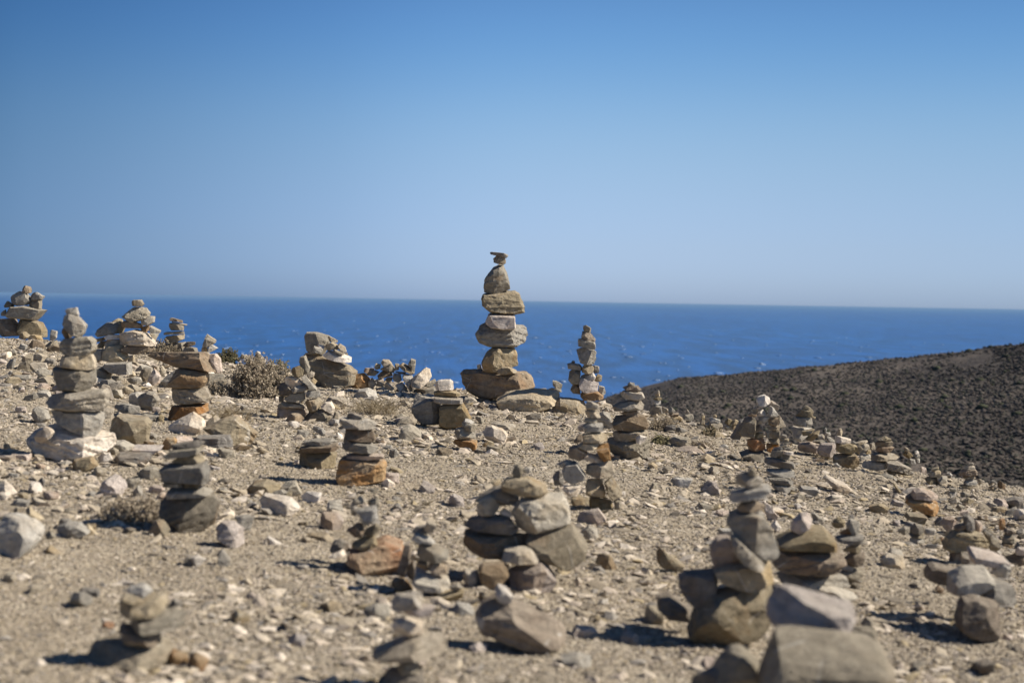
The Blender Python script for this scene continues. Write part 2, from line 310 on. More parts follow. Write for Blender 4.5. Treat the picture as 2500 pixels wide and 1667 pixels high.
# ------------------------------------------------------------------ stones
def thickness(W, H, tf, rnd):
    return min(tf * (0.50 * W + 0.30 * H + 0.15 * math.sqrt(W * H)) * rnd.uniform(0.75, 1.0), 1.15 * max(W, H))
def make_stone(name, poly, mat, rnd, k=None, m=None, tf=1.0, px_m=0.003, look=0.1, flat=False, corner=None, thick=None):
    """poly: outline [(x, z)] in metres about its centre. Returns a mesh of a broken, bedded rock of that outline."""
    P = np.array(poly); lo, hi = P.min(0), P.max(0); W, H = hi - lo
    size = math.sqrt(W * H)
    t = thick if thick else thickness(W, H, tf, rnd)
    top = 0.0 if m is None else m * 0.62       # share of the outline that is the upper face seen from above
    m = rnd.uniform(-0.06, 0.10)
    pts = []
    slab = W > 1.9 * H
    if corner is not None: rx, kl, kr = lo[0] + corner * W, rnd.uniform(0.5, 0.75), rnd.uniform(0.6, 0.9)
    elif slab: rx, kl, kr = rnd.uniform(0.0, 0.42) * W, rnd.uniform(0.0, 0.38), rnd.uniform(0.15, 0.75)
    else: rx, kl, kr = rnd.uniform(-0.3, 0.30) * W, rnd.uniform(0.1, 0.75), rnd.uniform(0.15, 0.85)
    if k is not None: kl, kr = kl * 0.6, kr * 0.6
    if flat: kl = kr = 0.02
    k = 0 if k is None else k
    strip = max(min(look * t * 0.5, 0.30 * H), top * H * 0.5)
    def add(p, y):
        x, z = p
        if y < 0: y += kl * max(0, rx - x) + kr * max(0, x - rx)
        pts.append((x, y + k * x * 0.8 + m * z, z))
    C0 = P.mean(0); sx_, sz_ = rnd.uniform(0.84, 0.96), rnd.uniform(0.80, 0.95); bx_, bz_ = rnd.uniform(0.8, 0.95), rnd.uniform(0.75, 0.93)
    yc = -t * 0.36
    for p in P:
        up = (p[1] - lo[1]) / H; q = p - C0
        add((C0[0] + q[0] * (sx_ + rnd.uniform(-.03, .03)), C0[1] + q[1] * (sz_ + rnd.uniform(-.03, .03)) - strip * 2 * up), -t * 0.5)
        add((p[0], p[1] - strip * 1.5 * up), yc)
        add((p[0], p[1]), t * rnd.uniform(0.25, 0.36))
        if rnd.random() < 0.75: add((C0[0] + q[0] * bx_, C0[1] + q[1] * bz_ + strip * (1 - up)), t * 0.5)
    bm = bmesh.new()
    for p in pts: bm.verts.new(p)
    r = bmesh.ops.convex_hull(bm, input=bm.verts)
    for v in [v for v in bm.verts if not v.link_faces]: bm.verts.remove(v)
    # clean fracture faces: slice a few front corners off
    for _ in range(0 if flat else rnd.randint(2, 5)):
        nrm = Vector((rnd.uniform(-1, 1), -rnd.uniform(0.35, 1.0), rnd.uniform(-0.5, 0.9))).normalized()
        sup = max(v.co.dot(nrm) for v in bm.verts); inn = min(v.co.dot(nrm) for v in bm.verts)
        co = nrm * (sup - (sup - inn) * rnd.uniform(0.06, 0.19))
        bmesh.ops.bisect_plane(bm, geom=bm.verts[:] + bm.edges[:] + bm.faces[:], plane_co=co, plane_no=nrm, clear_outer=True)
        eb = [e for e in bm.edges if e.is_boundary]
        if eb: bmesh.ops.contextual_create(bm, geom=eb)
    bmesh.ops.dissolve_limit(bm, angle_limit=R(7), verts=bm.verts, edges=bm.edges)
    bmesh.ops.triangulate(bm, faces=bm.faces[:])
    Lm = max(size / 19.0, px_m * 4.5)
    for it in range(5):
        es = [e for e in bm.edges if e.calc_length() > Lm * 1.5]
        if not es: break
        bmesh.ops.subdivide_edges(bm, edges=es, cuts=1)
        bmesh.ops.triangulate(bm, faces=[f for f in bm.faces if len(f.verts) > 3])
        if len(bm.faces) > 5000: break
    bmesh.ops.smooth_vert(bm, verts=bm.verts, factor=0.08, use_axis_x=True, use_axis_y=True, use_axis_z=True)
    bm.normal_update()
    off = Vector((rnd.uniform(0, 90), rnd.uniform(0, 90), rnd.uniform(0, 90)))
    a1, a2 = rnd.uniform(-0.35, 0.35), rnd.uniform(-0.3, 0.3); rough = rnd.uniform(0.6, 1.25)
    f1, f2 = 2.6 / size, 8.5 / size; bf = rnd.uniform(5, 9) / max(H, 0.35 * W)
    moves = []
    for v in bm.verts:
        c = v.co; q = c + a1 * Vector((0, 0, c.x)) + a2 * Vector((0, 0, c.y))
        d = 0.013 * noise.noise(c * f1 + off) + 0.012 * noise.noise(c * f2 + off) + 0.012 * noise.noise(c * f2 * 2.3 - off)
        b = noise.noise(Vector((q.z * bf, q.x * bf * 0.06, q.y * bf * 0.06)) + off)
        d += (0.017 if slab else 0.012) * (1 if b > 0.04 else -1 if b < -0.04 else b / 0.04) * (1 - abs(v.normal.z))
        ch = noise.noise(c * (4.2 / size) - off)
        if ch > 0.25: d -= 0.05 * (ch - 0.25)
        moves.append(d * size * rough * (0.5 if flat else 1))
    for v, d in zip(bm.verts, moves): v.co += v.normal * d
    me = bpy.data.meshes.new(name); bm.to_mesh(me); bm.free()
    me.polygons.foreach_set('use_smooth', np.full(len(me.polygons), True))
    me.materials.append(mat); me.update(); me.set_sharp_from_angle(angle=R(24))
    return me

CROPS = {'A':(0,660,5.2275),'B':(0,900,5.2275),'C':(340,760,5.2275),'D':(640,780,5.2275),'E':(1080,600,3.92),'F':(960,860,6.15),
 'G':(1340,780,3.1367),'H':(1560,920,5.2275),'I':(1780,940,5.2275),'J':(2100,1020,5.2275),'K':(2100,1240,4.355),'L':(1600,1120,2.867),
 'M':(1080,1110,3.015),'N':(680,980,6.534),'O':(780,1160,3.0925),'P':(160,1040,3.92),'Q':(0,1160,3.092),'R':(400,1250,3.76)}
DATA = """=E;;tallest cairn in the centre
d "thin_capstone t0.8 455,63 470,58 530,66 585,70 625,84 628,98 610,118 590,98 545,82 500,92 462,82
t k0.3 487,122 520,90 545,82 590,98 606,135 605,165 585,180 555,165 525,172 492,160
g "pyramid_stone c0.48 k0.25 m0.35 545,172 580,175 612,240 640,350 648,405 600,425 545,455 470,455 402,445 398,375 405,310 440,260 490,200
o k0.15 m0.2 380,480 395,455 470,455 550,455 620,432 690,430 735,455 742,520 785,580 785,635 690,660 600,660 460,635 430,605 385,570
p z-0.10 k-0.1 m0.3 415,720 440,655 460,642 690,665 700,790 640,805 570,805 470,785 420,745
l "rounded_block z0.04 k0.2 328,840 360,765 410,742 480,780 570,805 700,770 770,760 800,790 805,860 780,930 700,965 540,975 440,965 360,930 335,880
o "layered_block k0.2 375,1120 400,1060 430,1015 480,980 600,975 685,978 712,1020 720,1150 680,1165 560,1170 520,1215 450,1218 390,1200
t z-0.05 520,1225 530,1190 570,1165 630,1160 680,1180 712,1190 710,1215 600,1240
b "wide_boulder c0.8 k-0.05 m0.1 t0.8 170,1240 200,1195 330,1188 520,1220 650,1230 800,1215 845,1250 872,1350 855,1372 720,1400 540,1460 430,1495 320,1450 230,1390 185,1310
w "small_wedge z0.15 330,1140 365,1130 385,1190 335,1190
=E;loose;
t "low_outcrop m0.6 530,1470 620,1410 720,1390 850,1375 1000,1385 1110,1395 1130,1440 1050,1530 960,1575 700,1580 540,1530
l "small_block 205,1475 220,1460 300,1450 330,1480 300,1520 210,1515
=G;loose;
t "low_outcrop m0.6 10,700 90,600 200,612 285,630 280,710 200,730 120,725
g 375,740 420,705 470,720 500,830 420,840 375,810
=E;9.65;little pair on the flat outcrop
g 1057,1290 1090,1292 1150,1325 1140,1375 1100,1378 1060,1340
g 1020,1370 1055,1360 1140,1378 1140,1400 1020,1400
t z-0.1 890,1370 990,1365 1010,1390 940,1398
=G;9.3;slim tower beside the tallest cairn
g 265,50 285,42 325,65 325,98 275,95 265,75
b 252,130 262,90 320,97 358,150 355,175 300,172 252,142
g 228,185 230,150 255,145 300,170 357,175 355,230 325,232 260,215 230,205
g k-0.1 215,232 250,218 340,228 363,245 360,310 345,345 280,348 245,335 238,285
l 143,340 175,332 250,345 258,395 150,378
d "tiny_chip 172,325 185,313 200,318 200,335 175,335
t k0.4 255,370 275,345 330,345 350,375 340,410 290,420 255,405
t z0.1 340,350 388,360 385,410 345,415
w m0.4 245,430 290,415 335,400 360,435 350,465 290,470 250,455
o 160,400 185,383 245,395 240,470 230,500 175,495 152,465
t z0.05 345,470 375,415 408,430 405,475 360,480
p k0.3 230,490 240,445 345,470 385,485 375,550 330,570 260,560 235,530
b 165,540 185,498 230,500 245,575 185,565
l z0.05 385,505 425,515 438,560 420,585 380,550
r 245,590 255,562 330,570 375,548 420,590 415,615 340,627 270,622
w z-0.1 375,635 435,618 440,645 380,655
=G;;many stone tower with rust splinter
t 285,665 295,622 320,625 385,655 380,690 290,690
t 278,700 300,690 390,705 398,755 300,752
g 265,790 280,755 380,757 370,790
l 265,810 290,795 415,797 420,860 275,868
p z0.06 220,820 262,795 268,860 230,855
t k0.3 260,880 380,865 445,885 450,930 360,945 262,945
b z0.05 190,940 235,870 258,880 255,935 210,950
t 215,975 260,940 290,945 400,950 345,1000 280,1005
r k0.4 360,985 400,955 460,955 475,1080 420,1090 385,1050
b 155,1060 160,980 215,965 300,1015 290,1065 240,1085
w m0.5 265,1070 280,1020 370,1040 410,1090 390,1105
o 290,1180 300,1120 400,1090 490,1090 515,1180 460,1225 360,1215
l f 105,1170 130,1100 210,1090 280,1190 270,1230 175,1265 120,1230
l 60,1110 140,1075 180,1085 110,1135
d z0.05 30,1210 60,1165 105,1150 115,1230 110,1270 45,1270
w z-0.05 110,1310 120,1280 250,1270 270,1310 265,1345 150,1350
t 285,1290 300,1230 410,1225 440,1330 430,1375 290,1345
t k0.4 430,1250 490,1205 565,1320 560,1360 490,1390 450,1330
o z-0.1 170,1400 180,1360 310,1370 310,1415 185,1425
o 310,1415 320,1360 490,1395 500,1460 430,1465 320,1440
o 500,1390 555,1385 555,1450 505,1450
=G;;stout cairn with overhanging slab
g 605,495 620,480 660,485 660,508 605,510
b 570,520 600,508 690,508 712,540 680,558 590,545
t 558,560 580,545 650,555 720,560 738,600 700,625 590,612 565,590
t k-0.1 495,665 540,640 640,620 700,615 738,655 720,690 600,705 510,705
b 545,720 600,705 680,695 690,745 640,752
b k0.3 490,800 520,745 640,730 740,740 770,800 760,840 640,860 510,845
t 495,880 510,860 620,865 680,850 765,860 765,895 680,905 600,940 510,925
w z-0.08 668,910 700,885 750,900 750,930 700,955 670,945
g "large_base_block c0.72 k0.25 455,930 480,910 600,940 680,950 785,925 790,1000 770,1085 720,1088 700,1070 590,1088 500,1040 470,1010
r z-0.08 475,1040 550,1045 545,1085 480,1075
t z-0.12 600,1085 700,1055 720,1080 610,1100
=H;9.7;little spire near the crest
t 235,180 250,170 268,190 260,210 235,208
t 200,235 230,205 270,205 270,245 220,252
o 185,285 220,250 290,265 298,290 250,302
l 160,330 195,303 280,298 285,350 230,364
g 145,440 165,365 250,365 290,380 300,480 200,490 150,482
t z0.08 290,375 375,410 370,460 300,468
d 155,240 200,235 190,257
=H;9.4;pyramid topped stack on the crest
g k0.3 378,465 385,385 405,375 470,435 440,462
b k0.4 370,475 510,460 510,500 420,517
t k0.4 400,525 520,500 560,525 555,560 430,562
=H;9.4;spike topped stack on the crest
t k0.4 590,465 620,405 655,467
g k0.3 565,500 600,480 690,478 705,540 650,570 580,550
d k0.4 600,560 665,560 660,615 610,615
=H;9.3;narrow chip column on the crest
t k0.4 800,470 825,460 835,497 805,497
o k0.4 800,495 845,495 845,550 805,552
t k0.4 785,550 840,548 840,605 790,602
o k0.4 740,600 780,595 830,600 815,660 745,655
=H;9.1;grey capped stack on the crest
t k0.4 950,490 975,475 1000,500 990,522 955,522
l k0.3 900,530 930,518 1045,550 1030,600 970,603 910,575
t k0.4 915,590 960,585 1050,615 1070,600 1075,640 1000,668 920,660
t k0.4 840,600 900,570 915,660 850,665
o k0.4 910,665 1050,660 1045,705 940,705
=H;9.0;two headed stack on the crest
o k0.4 1105,560 1140,530 1195,550 1190,605 1150,622 1105,590
t k0.4 1195,560 1230,540 1275,560 1265,605 1200,612
t k0.4 1080,630 1190,615 1185,680 1110,685
t k0.4 1190,610 1255,605 1240,670 1200,672
t k0.4 1110,685 1215,685 1200,735 1120,732
=H;loose;
d "blocky_stone 335,640 360,615 470,615 470,670 400,705 340,690
g 475,650 520,640 630,690 560,720 480,702
g k-0.2 380,820 470,770 640,775 680,830 610,870 480,888 400,850
t 740,900 790,870 870,970 820,985
p m0.7 500,920 610,890 760,900 870,980 780,1000 640,960
t m0.6 750,1050 870,980 980,1040 930,1080 800,1085
g 300,1170 360,1135 440,1160 440,1225 350,1230
o 885,1200 930,1145 1010,1150 1060,1240 960,1255
g 410,1330 450,1300 600,1290 690,1330 600,1400 480,1380
g 130,1440 180,1350 230,1360 240,1450 180,1465
p 800,1450 900,1330 1000,1350 1040,1480 860,1500
t 120,1110 180,1090 250,1140 200,1175 130,1160
l 1040,885 1090,860 1150,885 1140,920 1050,915
=H;;white topped twin cairn
w k0.3 1510,300 1530,255 1610,230 1680,265 1690,330 1600,385 1530,375
w z0.03 1690,300 1740,320 1795,370 1780,425 1690,395
l k0.4 1660,430 1680,370 1725,390 1790,490 1760,515 1665,505
t 1450,430 1500,370 1540,430 1500,475
r z-0.05 1400,480 1440,452 1495,465 1510,500 1470,515 1410,505
w 1495,480 1600,415 1640,470 1620,500 1500,505
l 1525,520 1600,500 1670,515 1660,590 1580,575
g "large_leaning_slab k-0.3 1285,700 1380,520 1480,515 1510,590 1470,640 1460,785 1310,755
t 1510,580 1545,540 1580,565 1570,605 1515,605
b 1480,650 1540,605 1585,640 1585,695 1480,705
o 1465,750 1490,710 1595,710 1600,775 1500,792
r k0.3 1390,800 1500,785 1610,790 1630,935 1520,955 1410,945
o "wide_base_stone m0.5 1310,980 1420,945 1600,945 1690,1000 1640,1110 1500,1080 1340,1030
t "tall_slab k0.9 z0.05 1740,500 1800,490 1850,560 1890,640 1820,655 1740,640
b 1665,530 1790,520 1790,590 1750,637 1665,615
t 1640,640 1760,630 1805,620 1800,692 1680,685
o k-0.2 1660,695 1805,690 1800,775 1740,792 1650,772
g 1620,700 1660,685 1662,785 1625,785
o 1655,795 1790,788 1800,857 1700,860
r k0.4 1635,850 1800,860 1790,900 1700,980 1640,950
d f z0.1 1180,780 1300,560 1350,540 1330,700 1290,800 1200,800
=H;;pancake stack on long grey bricks
l 1800,760 1830,735 1880,740 1900,778 1810,788
t 1805,790 1915,787 1920,815 1810,822
l 1800,830 1910,815 1920,845 1810,852
t 1800,868 1900,850 1910,905 1820,908
l 1715,905 1830,895 1830,925 1730,927
g 1830,912 1920,900 1970,942 1850,945
g 1690,1000 1720,925 1830,925 1850,990 1760,1020 1700,1032
w z-0.03 1825,960 1850,942 1975,955 1980,1000 1850,992
g 1760,1010 1860,985 1960,1000 1910,1062 1780,1045
d k-0.2 1635,1090 1650,1030 1780,1042 1900,1070 1980,1095 1980,1175 1850,1180 1640,1112
l z-0.05 k-0.2 1650,1190 1900,1178 1990,1205 1980,1280 1870,1288 1665,1255
g z-0.06 1670,1282 1870,1288 2000,1340 1990,1390 1850,1392 1690,1345
g z-0.08 1710,1372 1900,1390 2050,1430 2030,1505 1900,1495 1720,1425
=I;9.2;round cairn against the far hillside
o 945,290 990,260 1050,290 1095,340 1085,370 1030,332 950,312
o 865,390 930,310 1050,325 1070,380 1065,412 1000,402 880,407
t z0.06 1065,390 1110,410 1095,430 1065,427
g k0.2 830,500 860,405 1000,402 1070,422 1075,480 1055,547 900,532
l "wide_base_stone z0.05 810,560 850,535 1000,545 1100,560 1000,640 920,730 840,680
o z-0.15 945,590 1080,560 1110,570 1040,640 960,650
o z-0.2 990,700 1100,610 1170,580 1150,640 1060,725
t z-0.15 1140,640 1200,625 1225,650 1220,692 1150,692
g z-0.15 1225,640 1260,640 1365,710 1350,740 1280,738
g z-0.15 1090,720 1200,700 1270,740 1180,752
p z-0.2 905,810 930,745 1050,725 1200,745 1150,880 920,850
p z-0.25 1150,850 1200,755 1380,745 1390,880 1330,925 1180,905
=I;9.0;stubby tip by the wedge pile
l k0.4 1220,560 1240,540 1252,570 1240,602 1222,600
l k0.4 1222,600 1300,605 1302,645 1235,640
=I;8.9;thin spike beyond the wedge pile
t k0.4 1385,640 1410,560 1440,550 1455,590 1430,690 1390,690
=I;;ochre footed cairn with white slab
w 1370,660 1390,650 1430,690 1570,690 1570,740 1440,755 1380,732
g 1580,710 1630,730 1600,760 1560,745
o k0.2 1380,830 1400,752 1540,742 1640,775 1645,840 1600,885 1450,873
t z0.06 1640,790 1680,770 1715,820 1660,882 1630,862
o "large_base_block c0.72 k0.25 1345,940 1370,885 1640,882 1680,960 1680,1040 1560,1070 1420,1020 1350,1000
l z-0.1 1340,1010 1380,990 1440,1050 1400,1065
=J;;flat hatted cairn on the right
o k0.4 235,287 330,230 410,270 415,300
o k0.4 205,345 220,298 420,295 440,310 435,352 300,364 210,362
b k0.4 215,410 250,362 400,360 455,380 400,442 300,450 225,432
t k0.4 155,540 170,470 250,448 500,475 560,520 400,562
l k-0.2 60,620 90,560 340,565 330,652 200,675 70,645
t z-0.08 m0.3 k0.4 340,620 360,560 500,558 700,660 690,745 560,705 360,655
t z-0.1 k0.4 330,660 560,715 690,745 690,785 480,755 340,692
=J;8.6;stick topped heap by hatted cairn
t k0.4 -115,345 20,300 110,290 112,310 0,340
t k0.4 10,345 60,322 120,340 130,400 70,422 20,402
t k0.4 80,412 140,408 145,462 80,464
l k0.4 0,450 150,475 150,535 10,535
o z0.1 k0.4 130,330 190,315 200,405 140,412
=J;8.3;leaning trio by the hatted cairn
t k0.4 560,370 610,382 640,422 595,438
o k0.4 550,475 580,430 650,440 690,490 620,518
l k0.4 600,540 640,517 720,540 720,595 640,595
=J;8.2;tiny pale stack on right crest
w k0.4 700,430 740,415 760,440 755,467 705,467
l k0.4 700,475 770,467 775,500 720,517
l k0.4 725,520 770,515 765,575 730,575
p z-0.1 k0.4 785,620 850,640 850,710 790,705
=J;;bowl topped cairn on right crest
o k0.4 915,670 1010,615 1015,640 950,692
t k0.4 870,720 930,690 1040,675 1055,730 1030,767 900,755
o k0.4 845,800 870,752 1000,765 1000,857 890,855
t z-0.05 k0.4 1000,790 1060,742 1125,750 1120,822 1010,855
=J;7.9;grey pair beside the bowl cairn
l 1115,700 1140,690 1190,730 1170,747 1120,738
g 1130,745 1190,745 1190,810 1135,810
=J;;onion shaped cairn on right crest
t k0.4 1385,590 1430,570 1455,580 1450,607 1390,607
t k0.4 1330,640 1400,608 1470,612 1480,650 1340,664
b k0.4 1285,720 1320,655 1480,645 1515,690 1505,742 1300,745
t k0.4 1320,760 1400,735 1480,748 1490,777 1340,783
l k0.4 1330,830 1360,785 1490,795 1515,840 1480,862 1340,852
t k0.4 1270,850 1430,856 1490,900 1430,920 1300,882
t z0.05 k0.4 1510,780 1560,785 1575,830 1520,855
=J;;last little group on right crest
t k0.4 1640,830 1680,810 1700,850 1650,868
l k0.4 1690,800 1710,790 1765,835 1740,858
b k0.3 1770,840 1800,800 1870,860 1860,912 1780,900
t k0.4 1640,890 1700,868 1760,900 1700,930
=J;;rust based cairn with flat cap
p "broad_capstone m0.4 690,1010 720,930 790,900 960,950 1030,1010 1020,1037 900,1057 720,1052
b z0.03 595,1050 600,1000 680,950 720,960 700,1020 640,1052
r "broad_base_block c0.7 c0.7 c0.7 k0.25 t0.8 615,1090 640,1040 850,1055 920,1065 1030,1085 1050,1200 960,1268 820,1220 680,1150
=J;loose;
d 345,1030 420,1030 430,1060 360,1062
p "brick_shaped_rock f k-0.2 405,1090 440,1045 560,1075 540,1132
o "brick_shaped_rock f 600,1280 620,1210 840,1240 860,1260 820,1352 680,1312
g 1290,960 1330,945 1400,985 1390,1015 1300,1002
d 1405,1000 1450,975 1515,1025 1500,1060 1430,1042
o 1310,1070 1390,1020 1465,1050 1460,1110 1370,1112
g 1230,1150 1270,1100 1340,1130 1320,1182
g 1090,1150 1130,1110 1270,1180 1250,1202
l 1620,1110 1660,1075 1760,1110 1750,1150 1680,1162
p "boulder 1730,1080 1780,1035 1900,1060 1940,1150 1870,1172
d "big_boulder 1870,1060 2000,1020 2130,1020 2140,1200 2040,1192 1950,1142
t 1700,1190 1730,1145 1880,1140 1900,1182 1770,1207
g 1880,1200 2020,1140 2050,1200 1960,1260 1880,1240
o 440,830 480,870 550,940 520,970 470,920
g 620,860 660,830 690,880 680,910 640,900
g 690,890 760,860 800,890 730,935
g 250,745 340,710 440,745 420,785 300,775
=J;;three stone pile behind hooded cairn
g 1145,895 1240,900 1240,947 1150,932
l 1130,980 1150,945 1250,945 1240,1002 1180,1022 1140,1002
t 1140,1050 1250,1008 1250,1080 1180,1105 1150,1090
=K;;low heap left of hooded cairn
g 555,230 600,165 680,190 700,270 650,287 570,272
g z0.05 410,250 480,200 545,210 540,272 470,292
l z0.05 705,225 800,215 830,250 790,287 705,287
o 545,300 620,283 700,298 690,327 560,317
l 540,345 580,312 690,342 700,385 620,390 550,372
d z0.1 480,190 520,150 600,160 560,202
=K;loose;
d 800,150 870,95 920,130 890,192 830,190
p "boulder 885,180 920,110 1000,100 1055,150 1010,240 980,277 920,230
o 770,360 860,330 870,390 800,395
r 850,330 880,305 920,340 890,365
t 560,850 620,820 670,845 600,860
r 805,870 840,830 900,860 880,910
g 1560,1470 1620,1440 1660,1480 1600,1500
l 130,980 160,940 200,970 170,990
=K;;hooded figure shaped cairn
d "hooded_top_stone k0.3 1110,85 1165,70 1235,120 1230,230 1200,267 1130,235 1120,130
b 1010,200 1040,175 1120,165 1130,220 1080,257 1020,252
p z0.05 1240,130 1300,160 1315,210 1280,257 1235,242
o "broad_body_stone k0.2 935,430 960,330 1040,255 1110,240 1220,260 1330,285 1415,370 1380,452 1280,435 1120,455 960,472
o "leaning_slab z0.1 1330,240 1380,220 1450,270 1520,430 1490,472 1410,462
b 965,590 985,470 1090,470 1100,580 1000,607
=K;;fallen slab pile below hooded cairn
p "tilted_slab f z0.15 m0.7 1195,460 1220,430 1420,480 1540,545 1600,570 1455,637 1230,592 1210,520
l "blocky_stone z0.12 1430,670 1470,610 1600,568 1620,680 1550,752 1480,750
g "blocky_stone z0.3 1100,620 1105,475 1195,485 1225,590 1210,645 1130,667
d "long_dark_slab f z0.1 k-0.3 735,720 770,620 820,600 990,640 1120,680 1000,852 820,802 740,762
l "flat_slab f z-0.05 m0.7 985,890 1025,750 1160,650 1380,650 1440,720 1230,762 1160,902 1200,942 1000,917
g "big_tilted_block c0.3 z-0.1 k-0.15 1160,890 1220,700 1380,740 1640,830 1700,870 1710,1062 1640,1042 1480,1012 1360,1012 1230,942
b "split_base_boulder c0.6 z-0.12 k0.25 1070,1230 1120,1120 1160,985 1280,965 1400,1010 1550,1055 1530,1400 1480,1445 1340,1425 1320,1392 1180,1372 1090,1292
=K;;dark stack at the right edge
b 1545,250 1570,215 1640,240 1650,282 1560,284
r z0.05 1490,200 1500,120 1540,110 1550,230 1500,232
g 1530,370 1550,282 1650,282 1675,370 1640,392
b 1520,420 1525,372 1640,385 1610,428
=K;;knobbed slab at the right edge
p 1670,470 1700,420 1770,425 1780,510 1680,505
b 1565,545 1700,485 1800,490 1820,610 1740,625 1640,592
=K;loose;
d 1635,440 1690,360 1720,400 1700,447
g 1680,250 1742,215 1780,260 1742,300 1690,280
p 1500,1390 1560,1350 1640,1360 1600,1400
=L;;big leaning foreground cairn
t "pointed_knob 650,110 680,48 702,85 722,112 690,122
t "rounded_cap 575,185 578,125 620,98 700,98 760,150 750,192 650,204
l "tilted_flat_slab 530,280 550,240 640,220 760,185 810,190 815,225 760,272 640,297 550,312
b 585,340 620,308 700,296 780,330 770,367 680,377 590,372
l "long_rounded_boulder k0.2 520,460 550,410 590,378 720,373 790,410 810,500 880,640 870,690 820,722 720,700 640,640 600,560 560,490
t "leaning_slab z-0.06 540,545 580,560 680,660 770,740 760,790 720,802 620,740 570,670
p "upright_block z0.06 k-0.4 400,640 440,560 520,545 570,600 590,700 640,765 600,802 430,802
t "broad_block k0.2 435,810 500,785 620,770 700,795 775,765 800,720 830,730 845,860 780,902 700,937 600,927 490,882
d "dark_shaded_boulder z0.05 k-0.4 185,850 230,810 430,788 440,850 420,970 310,1062 230,1002 195,932
o "huge_base_boulder c0.25 z-0.05 k0.15 m0.4 t0.7 255,1250 300,1120 420,975 480,955 620,925 850,865 920,930 860,1050 820,1190 740,1292 560,1292 520,1282 390,1338 280,1292
d "low_dark_boulder z0.1 k-0.4 30,1060 40,960 110,960 200,1030 300,1100 270,1152 100,1132
=L;;wide slab stack beside leaning cairn
p "pink_knob 960,500 980,440 1030,390 1080,380 1110,430 1080,490 1010,532
o "flat_topped_slab f m0.75 880,600 960,535 1080,485 1200,490 1270,560 1265,652 1090,652 890,642
b "thick_slab m0.3 850,740 870,690 900,655 1270,655 1320,640 1340,710 1290,792 1180,822 900,802
g "wide_slab m0.5 880,840 1100,815 1240,812 1380,860 1400,922 1200,922 1100,952 930,902
l "long_tilted_slab z-0.06 1110,890 1250,905 1450,990 1440,1042 1340,1022 1240,992 1110,962
t "small_wedge z-0.08 1260,1000 1310,985 1340,1020 1270,1035
=L;2.62;huge slab corner at bottom right
o "huge_flat_slab f m0.9 k0.05 t0.5 760,1640 830,1410 890,1225 1000,1218 1330,1255 1577,1320 1690,1450 1720,1660 1300,1700
p "log_shaped_boulder z0.14 m0.3 830,1150 860,1030 900,950 980,935 1050,970 1230,1040 1420,1050 1430,1130 1380,1200 1340,1227 1150,1192 1050,1192 870,1202
g "curved_boulder z0.05 480,1420 560,1350 620,1345 700,1400 785,1510 760,1640 460,1640 430,1480
d "low_wedge z0.05 270,1550 430,1470 490,1520 470,1640 260,1640
=L;loose;
p 325,1440 360,1390 420,1400 440,1460 380,1482
o 1390,1220 1410,1185 1570,1200 1585,1240 1520,1302 1400,1252
g 1450,1160 1480,1110 1580,1170 1580,1202 1460,1192
t 1300,1260 1380,1235 1470,1280 1400,1302
t 790,1300 880,1250 895,1300 830,1342
o 10,660 30,630 110,710 210,750 170,800 80,760 20,730
l 430,510 460,490 555,495 560,525 480,532
p 420,390 440,360 520,365 525,410 450,407
g 290,340 320,310 420,340 400,365 310,360
w "brown_tipped_boulder k0.2 m0.4 1195,140 1215,120 1290,150 1350,180 1425,235 1400,252 1330,230 1240,185
g "brick_shaped_rock f k-0.2 1015,215 1030,195 1120,200 1145,215 1120,262 1030,240
g 975,270 1010,245 1060,265 1050,302 1000,300
g 1215,280 1240,255 1300,275 1290,302 1240,300
w 970,320 1000,310 1030,330 990,355
p 760,300 800,320 860,400 850,437 800,420 770,360
w 815,470 850,430 885,480 860,512
g 1100,390 1120,380 1195,430 1180,460 1130,450
l 110,160 150,135 260,140 230,190 160,192
p 50,70 90,50 130,70 120,102 70,100
o 370,105 400,60 450,90 440,112
=L;;slender stack behind the wide slabs
o z0.05 1240,460 1290,405 1340,440 1330,480 1270,492
l 1345,470 1370,420 1440,450 1430,522 1380,532
d z0.03 1360,400 1390,388 1402,420 1365,432
r 1300,512 1350,490 1380,530 1300,534
g 1280,550 1380,530 1465,540 1465,592 1390,607 1280,577
o 1320,640 1400,605 1450,605 1440,662 1340,657
b 1340,700 1390,660 1480,665 1460,752 1400,757 1345,742
l 1310,770 1340,740 1400,755 1370,797
o k0.3 1290,800 1400,775 1470,785 1460,872 1400,882 1300,832
=M;;broad heap cairn in middle foreground
o 510,150 530,75 570,70 600,100 580,167
l z0.02 590,102 660,88 650,134 600,142
t "flat_topped_cap k0.25 440,230 470,180 540,165 640,178 760,225 770,290 720,322 560,304 450,262
t "spotted_block k0.1 255,420 270,340 340,298 420,330 420,400 380,452 290,452
d "dark_wedge z0.04 260,322 380,250 440,238 560,310 530,362 430,382 420,330
t z0.08 350,200 420,178 440,210 400,240
l "big_pale_faced_boulder k0.35 515,430 580,335 760,305 890,305 940,400 940,520 880,547 760,557 640,592 560,552
w "small_pebble 415,430 460,400 520,440 500,462
d "dark_flat_slab k-0.4 155,545 210,490 300,460 480,455 560,560 500,592 290,572
b "dark_broad_block k-0.35 155,680 165,588 400,585 640,605 640,690 480,772 300,772 190,732
o "tan_faced_boulder c0.4 k0.3 620,620 640,588 780,555 960,535 1020,640 1080,700 1050,790 930,872 860,822 810,762 680,742 650,702
t z-0.1 440,770 460,700 560,690 650,700 715,770 690,822 560,812
b "squared_block c0.55 z-0.12 k0.3 265,830 300,808 460,798 490,900 410,987 290,982
p "broad_slab z-0.14 m0.5 490,880 580,828 720,785 760,810 840,940 800,1012 640,1042 540,1022 500,960
=M;;egg topped boulder in the foreground
